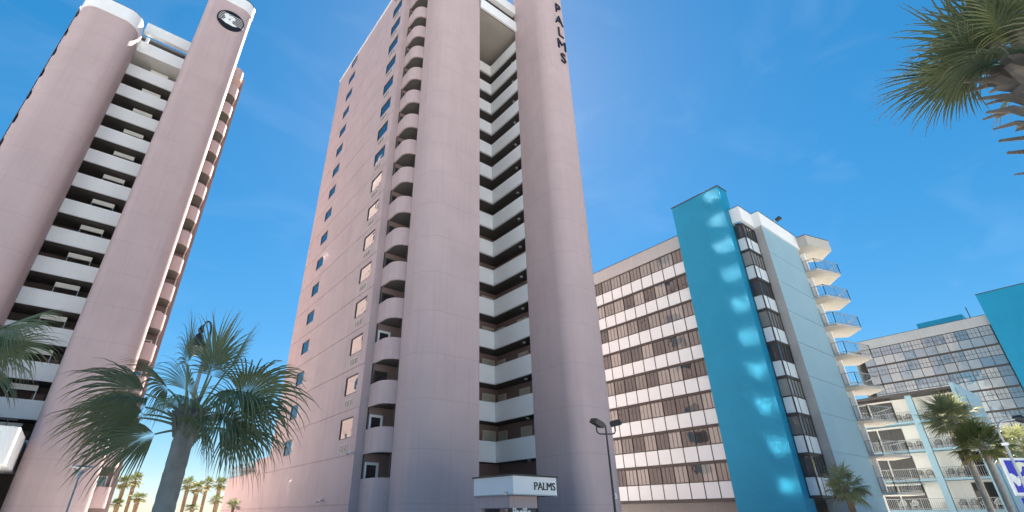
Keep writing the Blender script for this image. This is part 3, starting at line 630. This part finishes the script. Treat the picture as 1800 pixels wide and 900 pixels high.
    mb = MB(); mb.prism([(ox + 41.3, oy + 16.2), (wx0 + .1, oy + 16.2), (wx0 + .1, wy + .1), (wx1 + 1.9, wy + .5), (wx1 + 1.9, oy + 37.9), (ox + 41.3, oy + 37.9)], 25.0, 25.2); mb.build('roof', M['roof_felt'], T)
    poly = [(wx1 + .2, wy), (wx1 + .2, wy - .95), (wx1 + 3.4, wy - 1.85), (wx1 + 5.1, wy - .25), (wx1 + 3.2, wy + 2.0), (wx1 + 2.0, wy + 2.0), (wx1 + 2.0, wy + .44), (wx1 + .2, wy + .44)]
    z1 = 3.25
    s_ = MB(); s_.prism(poly, z1, z1 + .17); sl_ = s_.build('balcony_slab', M['balc'], T)
    r = MB(); rp = poly[:5]
    for p_, q_ in zip(rp, rp[1:]):
        d = math.dist(p_, q_); n = max(2, int(d / .22))
        for i in range(n + 1):
            t = i / n; x, y = p_[0] + (q_[0] - p_[0]) * t, p_[1] + (q_[1] - p_[1]) * t; big = i in (0, n) or (d > 2 and i == n // 2)
            hw = .025 if big else .011
            r.box(x - hw, x + hw, y - hw, y + hw, z1 + .17, z1 + 1.22)
        r.bar((*p_, z1 + 1.22), (*q_, z1 + 1.22), .06, .05); r.bar((*p_, z1 + .3), (*q_, z1 + .3), .035, .03)
    ro = r.build('balcony_railing', M['steel'], T)
    d = MB(); d.box(wx1 + .62, wx1 + 1.5, wy + .40, wy + .445, z1 + .18, z1 + 2.25); do = d.build('balcony_door', M['bronze'], T)
    g = MB(); g.box(wx1 + .7, wx1 + 1.42, wy + .385, wy + .397, z1 + .26, z1 + 2.17); g.build('pane', M['glass_hotel'], do)
    pc = MB(); pc.box(wx1 + 1.72, wx1 + 2.0, wy + .1, wy + .43, z1 + .17, z1 + FH); pco = pc.build('pier', M['white'], T)
    for k in range(1, 8):
        for x in (sl_, ro, do, pco): shift(x, T, (0, 0, FH * k))
    mb = MB(); mb.prism([(x, y) for x, y in poly], 25.42, 26.55); mb.build('balcony_roof', M['balc'], T)
    mb = MB(); mb.prism([(x + (x - wx1 - 2) * .01, y - .02) for x, y in poly], 26.55, 26.61); mb.build('roof_flashing', M['bronze'], T)
    if glassy:
        mb = MB(); mb.box(ox + 44.2, ox + 48, oy + 23.9, oy + 29.3, 25.2, 28.1); mb.build('roof_room', M['teal'], T)
        mb = MB(); mb.tube([(ox + 44.5, oy + 23.2, 25.2), (ox + 44.5, oy + 23.2, 29.0)], .06, 8); mb.build('roof_mast', M['bronze'], T)
    return T
hotel((0, 0), 'nearer hotel with white panel bands, tall teal fin and light blue street wall', 0, 12, False)
hotel((52.9, -13.0), 'far glass hotel with teal fin at the right edge behind the cream motel', 0, 12, True)

fl = thing('floodlight', (47.0, 14.8, 26.8), 'grey floodlight on the white roof parapet of the teal hotel', 'floodlight')
m = MB(); m.tube([(47.0, 14.8, 26.75), (47.0, 14.75, 26.98), (46.97, 14.55, 27.05)], .07, 8); m.build('bracket', M['steel'], fl)
m = MB(); m.obox(Matrix.Translation((46.95, 14.4, 27.08)) @ Matrix.Rotation(R(-18), 4, 'X'), .42, .5, .2); m.build('lamp_head', M['black_metal'], fl)

# ------------------------------------------------------------------ cream motel
def motel():
    T = thing('motel', (73, 18, 0), 'cream four storey motel with railed balconies and a pale blue end wall', 'motel')
    Z = [2.15, 4.92, 7.68, 10.45]; A, Bk = 68.6, 70.2; bE, bF = 10.75, 34.0
    mb = MB()
    s_ = MB(); s_.box(A, Bk + .1, bE + .2, bF, Z[0], Z[0] + .2); so_ = s_.build('balcony_slab', M['lightblue'], T)
    for z in Z[1:]: shift(so_, T, (0, 0, z - Z[0]))
    mb = MB(); mb.box(A - .35, 78, bE - .1, bF, 13.2, 13.5); mb.build('roof', M['bronze'], T)
    mb = MB(); mb.box(Bk + .06, Bk + .2, bE + .2, bF, 0, 13.2); mb.build('room_wall', M['cream'], T)
    mb = MB(); mb.box(67.75, 78.2, bE - .15, bE + .15, 0, 13.75); mb.build('end_wall', M['lightblue'], T)
    mb = MB(); mb.box(67.85, 67.95, bE - .18, bE - .152, 0, 13.2); mb.box(71.4, 71.5, bE - .18, bE - .152, 0, 12.9); mb.build('downpipe', M['bronze'], T)
    cols = [14.45 + 7.9 * i for i in range(3)]
    for y in cols:
        c = MB(); c.box(A - .12, A + .3, y, y + .55, 0, 13.2); c.build('column', M['lightblue'], T)
    for z in Z:
        for y in cols:
            for side in (0, 1):
                if side == 0: d0, d1 = y - 3.35, y - 1.55
                else: d0, d1 = y + 2.25, y + 4.4
                if d0 < bE + .2: d0 = bE + .25
                f = MB(); f.box(Bk, Bk + .055, d0, d1, z + .2, z + 2.55); fo = f.build('sliding_door', M['bronze'], T)
                g = MB(); g.box(Bk - .012, Bk - .002, d0 + .07, (d0 + d1) / 2 - .03, z + .28, z + 2.47); g.box(Bk - .012, Bk - .002, (d0 + d1) / 2 + .03, d1 - .07, z + .28, z + 2.47); g.build('pane', M['glass_dark'], fo)
        segs = [bE + .2] + [v for y in cols for v in (y, y + .55)] + [bF]
        r = MB()
        for a, b in zip(segs[::2], segs[1::2]):
            n = int((b - a) / .16)
            for i in range(n + 1):
                yy = a + (b - a) * i / n; hw = .03 if i % 12 == 0 else .012
                r.box(A + .04 - hw, A + .04 + hw, yy - hw, yy + hw, z + .2, z + 1.15)
            r.box(A + .02, A + .07, a, b, z + 1.15, z + 1.2); r.box(A + .025, A + .06, a, b, z + .28, z + .31)
        r.build('railing', M['steel'], T)
    mb = MB(); mb.quad((78, bE, 0), (78, bF, 0), (78, bF, 13.2), (78, bE, 13.2)); mb.quad((A, bF, 0), (78, bF, 0), (78, bF, 13.2), (A, bF, 13.2)); mb.build('rear_wall', M['cream'], T)
    mb = MB(); mb.box(Bk - .9, Bk - .2, 16.6, 19.6, Z[0] + 2.45, Z[0] + 2.6); mb.build('strip_light', M['plastic'], T)
    return T, Z
MOT, MZ = motel()

# chairs on the motel balconies
def chair(loc, rz, label, group, mat):
    c = thing('balcony_chair', loc, label, 'chair', group)
    m = MB(); m.box(-.24, .24, -.24, .22, .40, .445); m.build('seat', mat, c, origin=(0, 0, 0))
    m = MB()
    n = 9
    outer = [(-.27, .45)] + [(.27 * math.cos(R(180 - 180 * k / n)), .68 + .24 * math.sin(R(180 * k / n))) for k in range(n + 1)] + [(.27, .45)]
    inner = [(x * .82, z if z < .5 else .45 + (z - .45) * .9) for x, z in outer]
    for p, q, pi, qi in zip(outer, outer[1:], inner, inner[1:]):
        i = [m.pt((x, y, z)) for y in (.2, .235) for x, z in (p, q, qi, pi)]
        for f in ((0, 1, 2, 3), (7, 6, 5, 4), (0, 4, 5, 1), (2, 6, 7, 3)): m.face([i[t] for t in f])
    for x in (-.14, -.05, .05, .14): m.box(x - .022, x + .022, .205, .225, .445, .84)
    m.build('backrest', mat, c, origin=(0, 0, 0))
    m = MB()
    for x in (-.28, .28): m.box(x - .025, x + .025, -.26, .2, .62, .65); m.box(x - .02, x + .02, -.25, -.21, .42, .62)
    m.build('armrest', mat, c, origin=(0, 0, 0))
    for x, y in ((-.24, -.22), (.24, -.22), (-.24, .2), (.24, .2)):
        m = MB(); m.tube([(x, y, .4), (x * 1.1, y * 1.1, 0)], [.024, .02], 6); m.build('leg', mat, c, origin=(0, 0, 0))
    c.rotation_euler = (0, 0, rz)
    return c
cw = None
WL = ['white plastic chair, leftmost of the pair by the dark ground balcony door', 'white plastic chair, right of the pair by the dark ground balcony door', 'white plastic chair just left of the blue motel column', 'white plastic chair seen between the two palm trunks', 'white plastic chair beside the motel end wall, right of the palm trunks']
for i, y in enumerate((18.75, 17.75, 15.7, 12.3, 11.35)):
    if cw is None: c = cw = chair((69.5, y, MZ[0] + .2), R(-90), WL[i], 'white plastic chairs on the motel balcony', M['plastic'])
    else:
        c = dup(cw, None, (69.5, y, MZ[0] + .2)); c['label'] = WL[i]; c.rotation_euler.z = R(-90 + (i * 7) % 20 - 10)
cd = None
nm = ['lowest', 'second', 'third', 'top']
for lv in range(4):
    for s_, y in (('well left of the blue column', 16.4), ('close left of the blue column', 15.55), ('just right of the blue column', 13.9), ('right of the column towards the palms', 13.1)):
        if lv == 0 and y in (15.55, 16.4): continue
        lab = f'dark chair on {nm[lv]} motel balcony, {s_}'
        if cd is None: cd = chair((69.4, y, MZ[lv] + .2), R(-90), lab, 'dark chairs on the motel balconies', M['tan_furn'])
        else:
            c = dup(cd, None, (69.4, y, MZ[lv] + .2)); c['label'] = lab; c.rotation_euler.z = R(-90 + random.uniform(-15, 15))

# ------------------------------------------------------------------ palms
def frond(mb, mp_, base, d, pet, leaf, n=38, spread=128, grav=0.35, limp=1.2, brown=0.1, rnd=random, segs=6, width=1.0, roll=0.0, thick=0.0):
    """Fan frond: arched petiole into mp_, folded leaflets radiating from its end into mb."""
    p = Vector(base); d = Vector(d).normalized(); pts = [p.copy()]
    for i in range(6):
        d = (d + Vector((0, 0, -grav * 0.10 * (pet / 0.8)))).normalized(); p = p + d * pet / 6; pts.append(p.copy())
    mp_.tube(pts, [.032, .026, .021, .018, .016, .014, .012], 5)
    up = Vector((0, 0, 1)); side = d.cross(up)
    if side.length < .15: side = Vector((1, 0, 0)) - d * d.x
    side = (Matrix.Rotation(roll, 3, d) @ side.normalized()); nrm = side.cross(d).normalized()
    fold = rnd.uniform(.15, .5)
    light = rnd.uniform(0, .6)
    for i in range(n):
        t = i / (n - 1) * 2 - 1; ph = R(spread) * t
        L = leaf * (1.0 - 0.34 * abs(t) ** 2.2) * rnd.uniform(.86, 1.06)
        dr = (d * math.cos(ph) + side * math.sin(ph) - nrm * fold * abs(math.sin(ph)) * .8 + nrm * .12).normalized()
        root = p + d * (0.16 * leaf * (1 - abs(t)))
        joined = .40 * (1 - .3 * abs(t))
        wmax = joined * L * R(spread) * 2 / (n - 1) * .95 * width
        if thick: wmax = max(wmax, thick * leaf)
        cur = root.copy(); dd = dr.copy(); prev = None
        jit = rnd.uniform(.6, 1.35) * (2.2 if rnd.random() < .12 else 1); bend = rnd.uniform(-.09, .09); br = brown * rnd.uniform(.3, 1.8)
        twist = rnd.uniform(-.5, .5)
        for k in range(segs + 1):
            s = k / segs
            if k:
                g = grav * .22 + (limp * jit * max(0, s - joined) ** 1.25 if s > joined else 0)
                dd = (dd + Vector((0, 0, -g * .45)) + side * bend * s).normalized(); cur = cur + dd * L / segs
            w = wmax * (min(1, s / joined) if s < joined else max(.05, 1 - ((s - joined) / (1 - joined)) ** 1.25))
            sv = dd.cross(nrm); sv = sv.normalized() if sv.length > .05 else side
            nv = sv.cross(dd).normalized()
            if s > joined: sv = (sv + nv * twist * (s - joined)).normalized()
            tipc = min(1, max(0, (s - .62) / .38) ** 1.3 * (.45 + br) + br * .25)
            c = (tipc, light + .25 * (k % 2 == 0) * 0, 0.01)
            row = [mb.pt(cur - sv * w * .5, c), mb.pt(cur + nv * w * .28, c), mb.pt(cur + sv * w * .5, c)]
            if prev: mb.face((prev[0], prev[1], row[1], row[0])); mb.face((prev[1], prev[2], row[2], row[1]))
            prev = row

def basis():
    s, c = math.sin(R(YAW)), math.cos(R(YAW))
    return Vector((c, -s, 0)), Vector((s, c, 0)), Vector((0, 0, 1))
RV, FV, UV = basis()
def palm(loc, h, r0, r1, label, specs, seed, boots=24, lean=(0, 0), leafm=None, barkm=None, segs=6, group=None, bootlen=.3, bootz=.5, flare=.22, thick=0.0, bootw=1.0):
    rnd = random.Random(seed)
    T = thing('palm_tree', loc, label, 'palm tree', group)
    X, Y = loc[0], loc[1]
    m = MB(); pts, rad = [], []
    N = 40
    for i in range(N + 1):
        t = i / N; wob = (1 + .02 * math.sin(i * 2.1) + .025 * (i % 2))
        pts.append((X + lean[0] * t ** 1.3, Y + lean[1] * t ** 1.3, h * t)); rad.append((r0 + (r1 - r0) * t) * wob * (1 + .35 * max(0, .06 - t) / .06))
    m.tube(pts, rad, 16); trunk = m.build('trunk', barkm or M['bark'], T, 50)
    C = Vector((X + lean[0], Y + lean[1], h))
    # old leaf bases round the top of the trunk
    b = MB()
    for i in range(boots):
        a = i * 2.39996 + rnd.uniform(-.2, .2); zz = -bootz + (bootz + .12) * i / max(1, boots)
        out = Vector((math.cos(a), math.sin(a), 0)); L = bootlen * rnd.uniform(.6, 1.25)
        p0 = C + Vector((0, 0, zz)) + out * r1 * .8
        p1 = p0 + out * L * flare + Vector((0, 0, L * .8)); p2 = p1 + out * L * flare * 1.1 + Vector((0, 0, L * .2))
        sv = Vector((-out.y, out.x, 0)); rows = []
        for p, w, th in ((p0, .085, .05), (p1, .05, .034), (p2 + Vector((rnd.uniform(-.04, .04), rnd.uniform(-.04, .04), rnd.uniform(-.06, .03))), .022, .014)):
            w *= r1 / .16 * bootw * rnd.uniform(.75, 1.25)
            rows.append([b.pt(p - sv * w), b.pt(p + out * th - Vector((0, 0, th * .4))), b.pt(p + sv * w), b.pt(p - out * th * .4 + Vector((0, 0, th * .5)))])
        for q, s_ in zip(rows, rows[1:]):
            for k in range(4): b.face((q[k], q[(k + 1) % 4], s_[(k + 1) % 4], s_[k]))
        b.face(rows[-1])
    if boots: b.build('leaf_bases', M['boot'], T)
    lf, pe = MB(), MB()
    for sp in specs:
        d = RV * sp[0] + UV * sp[1] + FV * sp[2]
        base = C + Vector((d.x, d.y, 0)).normalized() * r1 * .4 + Vector((0, 0, rnd.uniform(-.05, .2) * r1 / .16))
        frond(lf, pe, base, d, sp[3], sp[4], n=sp[5], spread=sp[6], grav=sp[7], limp=sp[8], brown=sp[9], rnd=rnd, segs=segs, width=1.0 if segs > 4 else 1.5, roll=sp[10] if len(sp) > 10 else rnd.uniform(-.4, .4), thick=thick)
    lo = lf.build('fronds', leafm or M['leaf'], T); pe.build('petioles', M['petiole'], T)
    return T
def rand_specs(seed, n, pet, leaf, nl, spread=125, lo=-.5, hi=1.2, grav=.5, limp=1.6, brown=.15):
    r = random.Random(seed); out = []
    for i in range(n):
        a = i * 2.39996 + r.uniform(-.3, .3); e = lo + (hi - lo) * (i / max(1, n - 1)) ** .9 + r.uniform(-.12, .12)
        out.append((math.cos(a) * math.cos(e), math.sin(e), math.sin(a) * math.cos(e), pet * r.uniform(.75, 1.15), leaf * r.uniform(.8, 1.1), nl, spread * r.uniform(.8, 1.05), grav * r.uniform(.7, 1.3), limp * r.uniform(.7, 1.3), brown * (2.2 if e < -.1 else 1) * r.uniform(.4, 1.6)))
    return out
# big windblown palm in the left foreground: (right, up, away, petiole, leaf, leaflets, spread, gravity, limpness, brown, roll)
SP = [(-.85, .75, -.15, .75, 1.15, 38, 62, .9, 1.5, .25, 1.0), (-.95, .50, .1, .75, 1.2, 38, 58, .8, 1.4, 1.3, 1.2), (-.7, .95, .25, .75, 1.0, 34, 70, .9, 1.7, .15, .8), (-.9, .40, -.35, .6, 1.1, 36, 55, .8, 1.5, 1.4, 1.0),
      (-.55, -.1, -.3, .35, 1.05, 34, 62, .8, 1.6, .2, 1.1), (.50, 1.15, -.25, 1.0, 1.1, 42, 88, 2.0, 2.4, .06, -.2), (.75, .75, -.45, .75, 1.05, 38, 80, 1.8, 2.4, .08, -.3),
      (.85, .75, -.1, .8, 1.2, 42, 95, .9, 1.8, .1, -1.1), (.95, .5, -.3, .85, 1.15, 44, 108, .7, 1.4, .08, -1.0), (.85, .2, -.35, .6, 1.2, 38, 85, .9, 1.9, .12, -1.0), (.75, .95, .3, .75, 1.0, 36, 95, .8, 1.6, .1, -.8),
      (-.3, .8, .3, .75, 1.05, 36, 80, .8, 1.7, .15, .5), (-.5, .5, -.5, .6, 1.0, 36, 75, 1.3, 2.0, .2, .6), (.2, .6, -.6, .55, .9, 34, 70, 1.4, 2.2, .15, .1), (-.15, 1.0, -.1, .85, .8, 30, 70, .4, 1.1, .08, .2), (.08, 1.0, .0, .95, .9, 32, 58, .1, .5, .08, .1), (.34, 1.0, .1, .85, .85, 28, 62, .2, .7, .08, .3), (.02, 1.0, .15, .8, .75, 26, 70, .2, .8, .08, -.2), (.3, .9, -.25, .8, .75, 28, 80, .5, 1.3, .05, -.3),
      (.1, .35, .95, .6, 1.1, 34, 90, .8, 1.9, .3, 0), (.6, .3, .8, .6, 1.1, 34, 90, .8, 1.9, .3, -.5), (.55, -.1, -.5, .4, .9, 34, 75, .9, 2.0, .2, -.8)]
def at(px, py, D):
    """Plan point at horizontal distance D in the direction of a measured bearing."""
    x = px - 845; u = 453.4 - py; c, s = math.cos(R(PITCH)), math.sin(R(PITCH))
    fw, up = 860 * c - u * s, 860 * s + u * c
    v = FV * fw + RV * x; t = D / v.length
    return (v.x * t, v.y * t, CAM_H + up * t)
p = at(312, 800, 9.0); q = at(328, 752, 9.0)
palm((p[0], p[1], 0), q[2], .148, .138, 'big palm in the left foreground with drooping windblown fronds and smooth grey trunk', SP, 3, boots=26, lean=(q[0] - p[0], q[1] - p[1]), bootlen=.30, bootz=.18, flare=.28, thick=.029)
# palm cut by the left edge
p = at(-72, 612, 11.0)
palm((p[0], p[1], 0), p[2], .2, .17, 'palm half cut off by the left picture edge', [(.95, .4, -.2, .6, .85, 46, 100, .7, 1.2, .12, 1.0), (.95, .1, .1, .5, .9, 46, 95, .7, 1.3, .2, 1.2), (.75, -.3, -.3, .45, .8, 36, 85, .8, 1.8, .9, .9), (.8, .65, .1, .5, .8, 42, 95, .6, 1.2, .1, .8)] + rand_specs(5, 10, .45, .75, 34, lo=-.6, hi=.6), 5)
# palm entering from the upper right corner
p = at(1812, 106, 7.2)
palm((p[0] + .25, p[1] - .1, 0), p[2] - .15, .2, .2, 'palm reaching in from the upper right corner with ragged brown leaf bases', [(-.95, .22, .1, .38, .78, 44, 100, .35, .8, .08, .3), (-.85, -.02, -.2, .34, .66, 40, 95, .4, .9, .1, -.3), (-.75, .55, -.2, .40, .76, 42, 105, .3, .8, .05, .5), (-.45, .95, .1, .42, .82, 42, 105, .2, .6, .05, .2), (-.8, .4, .6, .42, .78, 42, 105, .3, .9, .05, .4), (-.1, 1, -.3, .42, .78, 42, 100, .2, .6, .05, 0), (-.6, .75, -.5, .42, .78, 42, 105, .2, .6, .05, .6)] + rand_specs(8, 10, .45, .9, 36, lo=.1, grav=.3, limp=1.0), 8, boots=90, lean=(-.25, .1), bootlen=.27, bootz=1.5, flare=.66, bootw=.95, thick=.034)
# two palms in front of the motel
p = at(1675, 742, 52)
palm((p[0], p[1], 0), p[2], .22, .2, 'taller palm in front of the cream motel, full dark green crown', rand_specs(11, 44, .9, 1.15, 20, lo=-.7, hi=1.45, grav=.3, limp=1.1), 11, boots=16, segs=4, bootz=.9)
p = at(1730, 792, 50)
palm((p[0], p[1], 0), p[2] + .2, .2, .17, 'shorter palm right of the taller one, yellowish sunlit fronds', rand_specs(12, 40, .9, 1.1, 20, lo=-.7, hi=1.4, grav=.3, limp=1.2, brown=.35), 12, boots=16, segs=4, leafm=M['leaf_far'], bootz=.8)
p = at(1488, 862, 38)
palm((p[0], p[1], 0), p[2] + .05, .17, .16, 'small palm standing against the light blue hotel wall', rand_specs(13, 30, .55, .75, 20, lo=-.7, hi=1.4), 13, boots=14, segs=4, barkm=M['bark_far'])
p = at(1793, 775, 60)
palm((p[0], p[1], 0), p[2] - .6, .2, .18, 'dark palm at the right edge behind the curved street lamp', rand_specs(14, 30, 1.0, 1.3, 16, lo=-.9), 14, boots=10, segs=4)
p = at(411, 886, 46)
palm((p[0], p[1], 0), p[2] - .1, .10, .09, 'tiny palm close to the low pink wing wall', rand_specs(15, 16, .25, .4, 12, lo=-.4), 15, boots=6, segs=4, barkm=M['bark_far'], bootz=.3)
# beach palms
BP = [(219, 850, 95, 'leftmost leaning beach palm left of the big grey trunk'), (237, 846, 97, 'tallest beach palm left of the big grey trunk'), (243, 876, 93, 'low bushy beach palm left of the big grey trunk'), (206, 886, 94, 'low beach palm beside the pink tower balconies'),
      (331, 853, 96, 'first beach palm right of the big grey trunk'), (347, 860, 92, 'middle beach palm of the three right of the grey trunk'), (364, 853, 97, 'third beach palm right of the big grey trunk'), (387, 852, 95, 'dark beach palm next to the low pink wing'), (382, 880, 90, 'short beach palm below the dark one by the wing'), (338, 893, 90, 'lowest beach palm right of the big grey trunk')]
proto = None
for i, (px, py, D, lab) in enumerate(BP):
    q = at(px, py, D)
    if proto is None:
        proto = palm((q[0], q[1], 0), q[2], .22, .26, lab, rand_specs(21, 26, .5, .7, 14, lo=-.7, hi=1.4, brown=.4), 21, boots=22, segs=4, leafm=M['leaf_far'], barkm=M['bark_far'], group='palms along the beach', bootz=1.6, bootlen=.3)
        H0 = q[2]
    else:
        c = dup(proto, None, (q[0], q[1], 0)); c['label'] = lab; c.rotation_euler.z = i * 1.3
        zs = q[2] / H0; c.scale = (.95 + .1 * (i % 3), .95 + .1 * (i % 3), zs)

# ------------------------------------------------------------------ lamps and signs
def pole_to(root, x, y, h, r0, r1, mat):
    m = MB(); m.tube([(x, y, 0), (x, y, h)], [r0, r1], 12); m.build('pole', mat, root, 40)
    m = MB(); m.tube([(x, y, 0), (x, y, .05)], [r0 * 2.2, r0 * 2.2], 12); m.tube([(x, y, .05), (x, y, .3)], [r0 * 1.5, r0 * 1.2], 12); m.build('base_plate', mat, root, 40)
p = at(1066, 763, 24); h = p[2]
t = thing('street_lamp', (p[0], p[1], 0), 'twin floodlight pole with two black heads on a U-shaped arm', 'street lamp')
pole_to(t, p[0], p[1], h + .38, .065, .035, M['bronze'])
m = MB(); C = Vector((p[0], p[1], h)); hw = .42
pts = [C - RV * hw + UV * .36] + [C - RV * (hw - .16 + .16 * math.cos(R(a))) + UV * (.16 - .16 * math.sin(R(a))) for a in range(0, 91, 18)] + [C + RV * (hw - .16 + .16 * math.sin(R(a))) + UV * (.16 - .16 * math.cos(R(a))) for a in range(0, 91, 18)] + [C + RV * hw + UV * .36]
m.tube(pts, .032, 8); m.build('arm', M['bronze'], t, 40)
for sx, yaw_, tilt in ((-1, 25, 24), (1, -20, -10)):
    hc = C + RV * (hw * sx + .06) + UV * .47
    rot = Matrix.Rotation(R(-YAW + yaw_), 4, 'Z') @ Matrix.Rotation(R(tilt), 4, 'Y') @ Matrix.Rotation(R(12), 4, 'X')
    mm = MB(); mm.obox(Matrix.Translation(hc) @ rot, .5, .5, .2); ho = mm.build('lamp_head', M['black_metal'], t)
    mm = MB(); mm.obox(Matrix.Translation(hc) @ rot @ Matrix.Translation((0, -.02, -.105)), .4, .4, .02); mm.build('lens', M['dark_room'], ho)
    mm = MB(); mm.obox(Matrix.Translation(hc) @ rot @ Matrix.Translation((0, 0, .115)), .42, .42, .05); mm.build('lid', M['black_metal'], ho)

p = at(137, 842, 26)
t = thing('street_lamp', (p[0], p[1], 0), 'slim grey lamp with an open triangular head before the pink shaft', 'street lamp')
pole_to(t, p[0], p[1], p[2], .045, .032, M['steel'])
m = MB(); C = Vector(p)
for sgn_ in (-1, 1): m.tube([C, C + RV * .06 * sgn_ + UV * .16, C + RV * .33 * sgn_ + UV * .42], [.03, .03, .022], 6)
m.build('bracket', M['steel'], t, 40)
m = MB(); m.tube([C + UV * .4, C + UV * .44, C + UV * .5], [.36, .38, .12], 20); m.build('lamp_head', M['alu'], t, 40)
m = MB(); m.tube([C + UV * .05, C + UV * .3], [.07, .1], 10); m.build('lens', M['lamp_lens'], t, 40)

q = at(287, 893, 20); C = Vector(at(345, 612, 20)); h = C.z + .55
t = thing('street_lamp', (q[0], q[1], 0), 'grey lamp post with dark bell lantern on a hook behind the big palm', 'street lamp')
pole_to(t, q[0], q[1], h, .085, .055, M['steel'])
B = C; P0 = Vector((q[0], q[1], h)); top = B + UV * .86; mid = (P0 + top) / 2; mid.z = h
m = MB(); m.tube([P0 - UV * .3, P0] + [mid + (P0 - mid) * math.cos(R(a)) + UV * (.5 * math.sin(R(a))) for a in range(20, 161, 20)] + [Vector((top.x, top.y, h + .05)), top], .035, 8); m.build('hook_arm', M['black_metal'], t, 40)
m = MB(); m.tube([B + UV * v for v in (.02, .12, .3, .5, .56)], [.36, .3, .2, .12, .06], 16); m.tube([B + UV * v for v in (.56, .62, .7, .78, .86)], [.05, .1, .11, .07, .05], 12); m.build('lantern_hood', M['black_metal'], t, 50)
m = MB(); m.tube([B + UV * v for v in (.02, -.08, -.18, -.26)], [.31, .29, .2, .1], 16); m.build('lens', M['lantern_lens'], t, 50)

p = at(1783, 815, 26)
t = thing('street_lamp', (p[0], p[1], 0), 'silver street lamp with curved arm over the blue sign', 'street lamp')
C = Vector(at(1774, 780, 26))
pole_to(t, p[0], p[1], C.z, .05, .04, M['alu'])
C = Vector((p[0], p[1], C.z))
m = MB(); m.tube([C, C + UV * .3 - RV * .02] + [C + UV * (.38 + .42 * math.sin(R(a))) + RV * (.42 - .44 * math.cos(R(a))) for a in range(15, 91, 15)] + [C + UV * .86 + RV * .85], [.035, .03] + [.028] * 6 + [.025], 8); m.build('arm', M['alu'], t, 40)
m = MB(); m.tube([C + UV * -.04, C + UV * .04], .1, 10); m.build('collar', M['sign_white'], t, 40)
m = MB(); m.tube([C + UV * .9 + RV * .75, C + UV * .86 + RV * .95, C + UV * .78 + RV * 1.2], [.06, .14, .1], 10); m.build('lamp_head', M['black_metal'], t, 40)

# blue roadside sign
sc = Vector(at(1757, 805, 26.4)); U = RV; zt, zb = sc.z, 2.36
sw = 1.75; slant = .02
t = thing('roadside_sign', (sc.x + U.x * .9, sc.y + U.y * .9, 0), 'blue sign with white border, pale crest and white lettering at the right edge', 'sign')
def panel(u0, u1, z0, z1, d0, d1, nm_, mt, par):
    m = MB(); q = [sc + U * u + FV * d for u, d in ((u0, d0), (u1, d0), (u1, d1), (u0, d1))]
    m.prism([(v.x, v.y) for v in q], z0, z1); return m.build(nm_, mt, par)
for u in (.35, 1.4): panel(u - .05, u + .05, 0, zb, .05, .15, 'post', M['steel'], t)
pn = panel(0, sw, zb, zt, 0, .06, 'panel', M['sign_white'], t)
panel(.09, sw - .09, zb + .09, zt - .08, -.012, -.002, 'face', M['sign_blue'], pn)
panel(.2, sw - .2, zb - .3, zb - .08, .02, .1, 'lower_board', M['sign_blue'], t)
def sflat(pts, d, nm_, mt):
    m = MB(); a = []; b = []
    for u, z in pts:
        v = sc + U * u + FV * d; w = v + FV * .008; a.append(m.pt((v.x, v.y, zt - z))); b.append(m.pt((w.x, w.y, zt - z)))
    n = len(pts); m.face(a); m.face(b[::-1])
    for k in range(n): m.face((a[k], a[(k + 1) % n], b[(k + 1) % n], b[k]))
    return m.build(nm_, mt, t)
sflat([(.38, .42), (.36, .28), (.44, .17), (.6, .13), (.75, .16), (.8, .26), (.72, .3), (.66, .26), (.6, .32), (.56, .42), (.46, .5)], -.022, 'crest', M['sign_cream'])
sflat([(.85, .2), (1.0, .16), (1.1, .26), (1.2, .3), (1.1, .34), (.98, .28)], -.022, 'crest_wing', M['sign_white'])
sflat([(.02, .52), (.14, .5), (.26, .6), (.33, .76), (.3, .88), (.2, .92), (.08, .75)], -.022, 'leaf_mark', M['sign_white'])
for body, z, size in (('RESORT', .72, .30), ('RENTALS', .93, .15)):
    me = None
    v = sc + U * .82 - FV * .024
    o = text_obj('lettering', body, size, .012, M['sign_white'], t, (v.x, v.y, zt - z), (R(90), 0, R(-YAW)), .004)
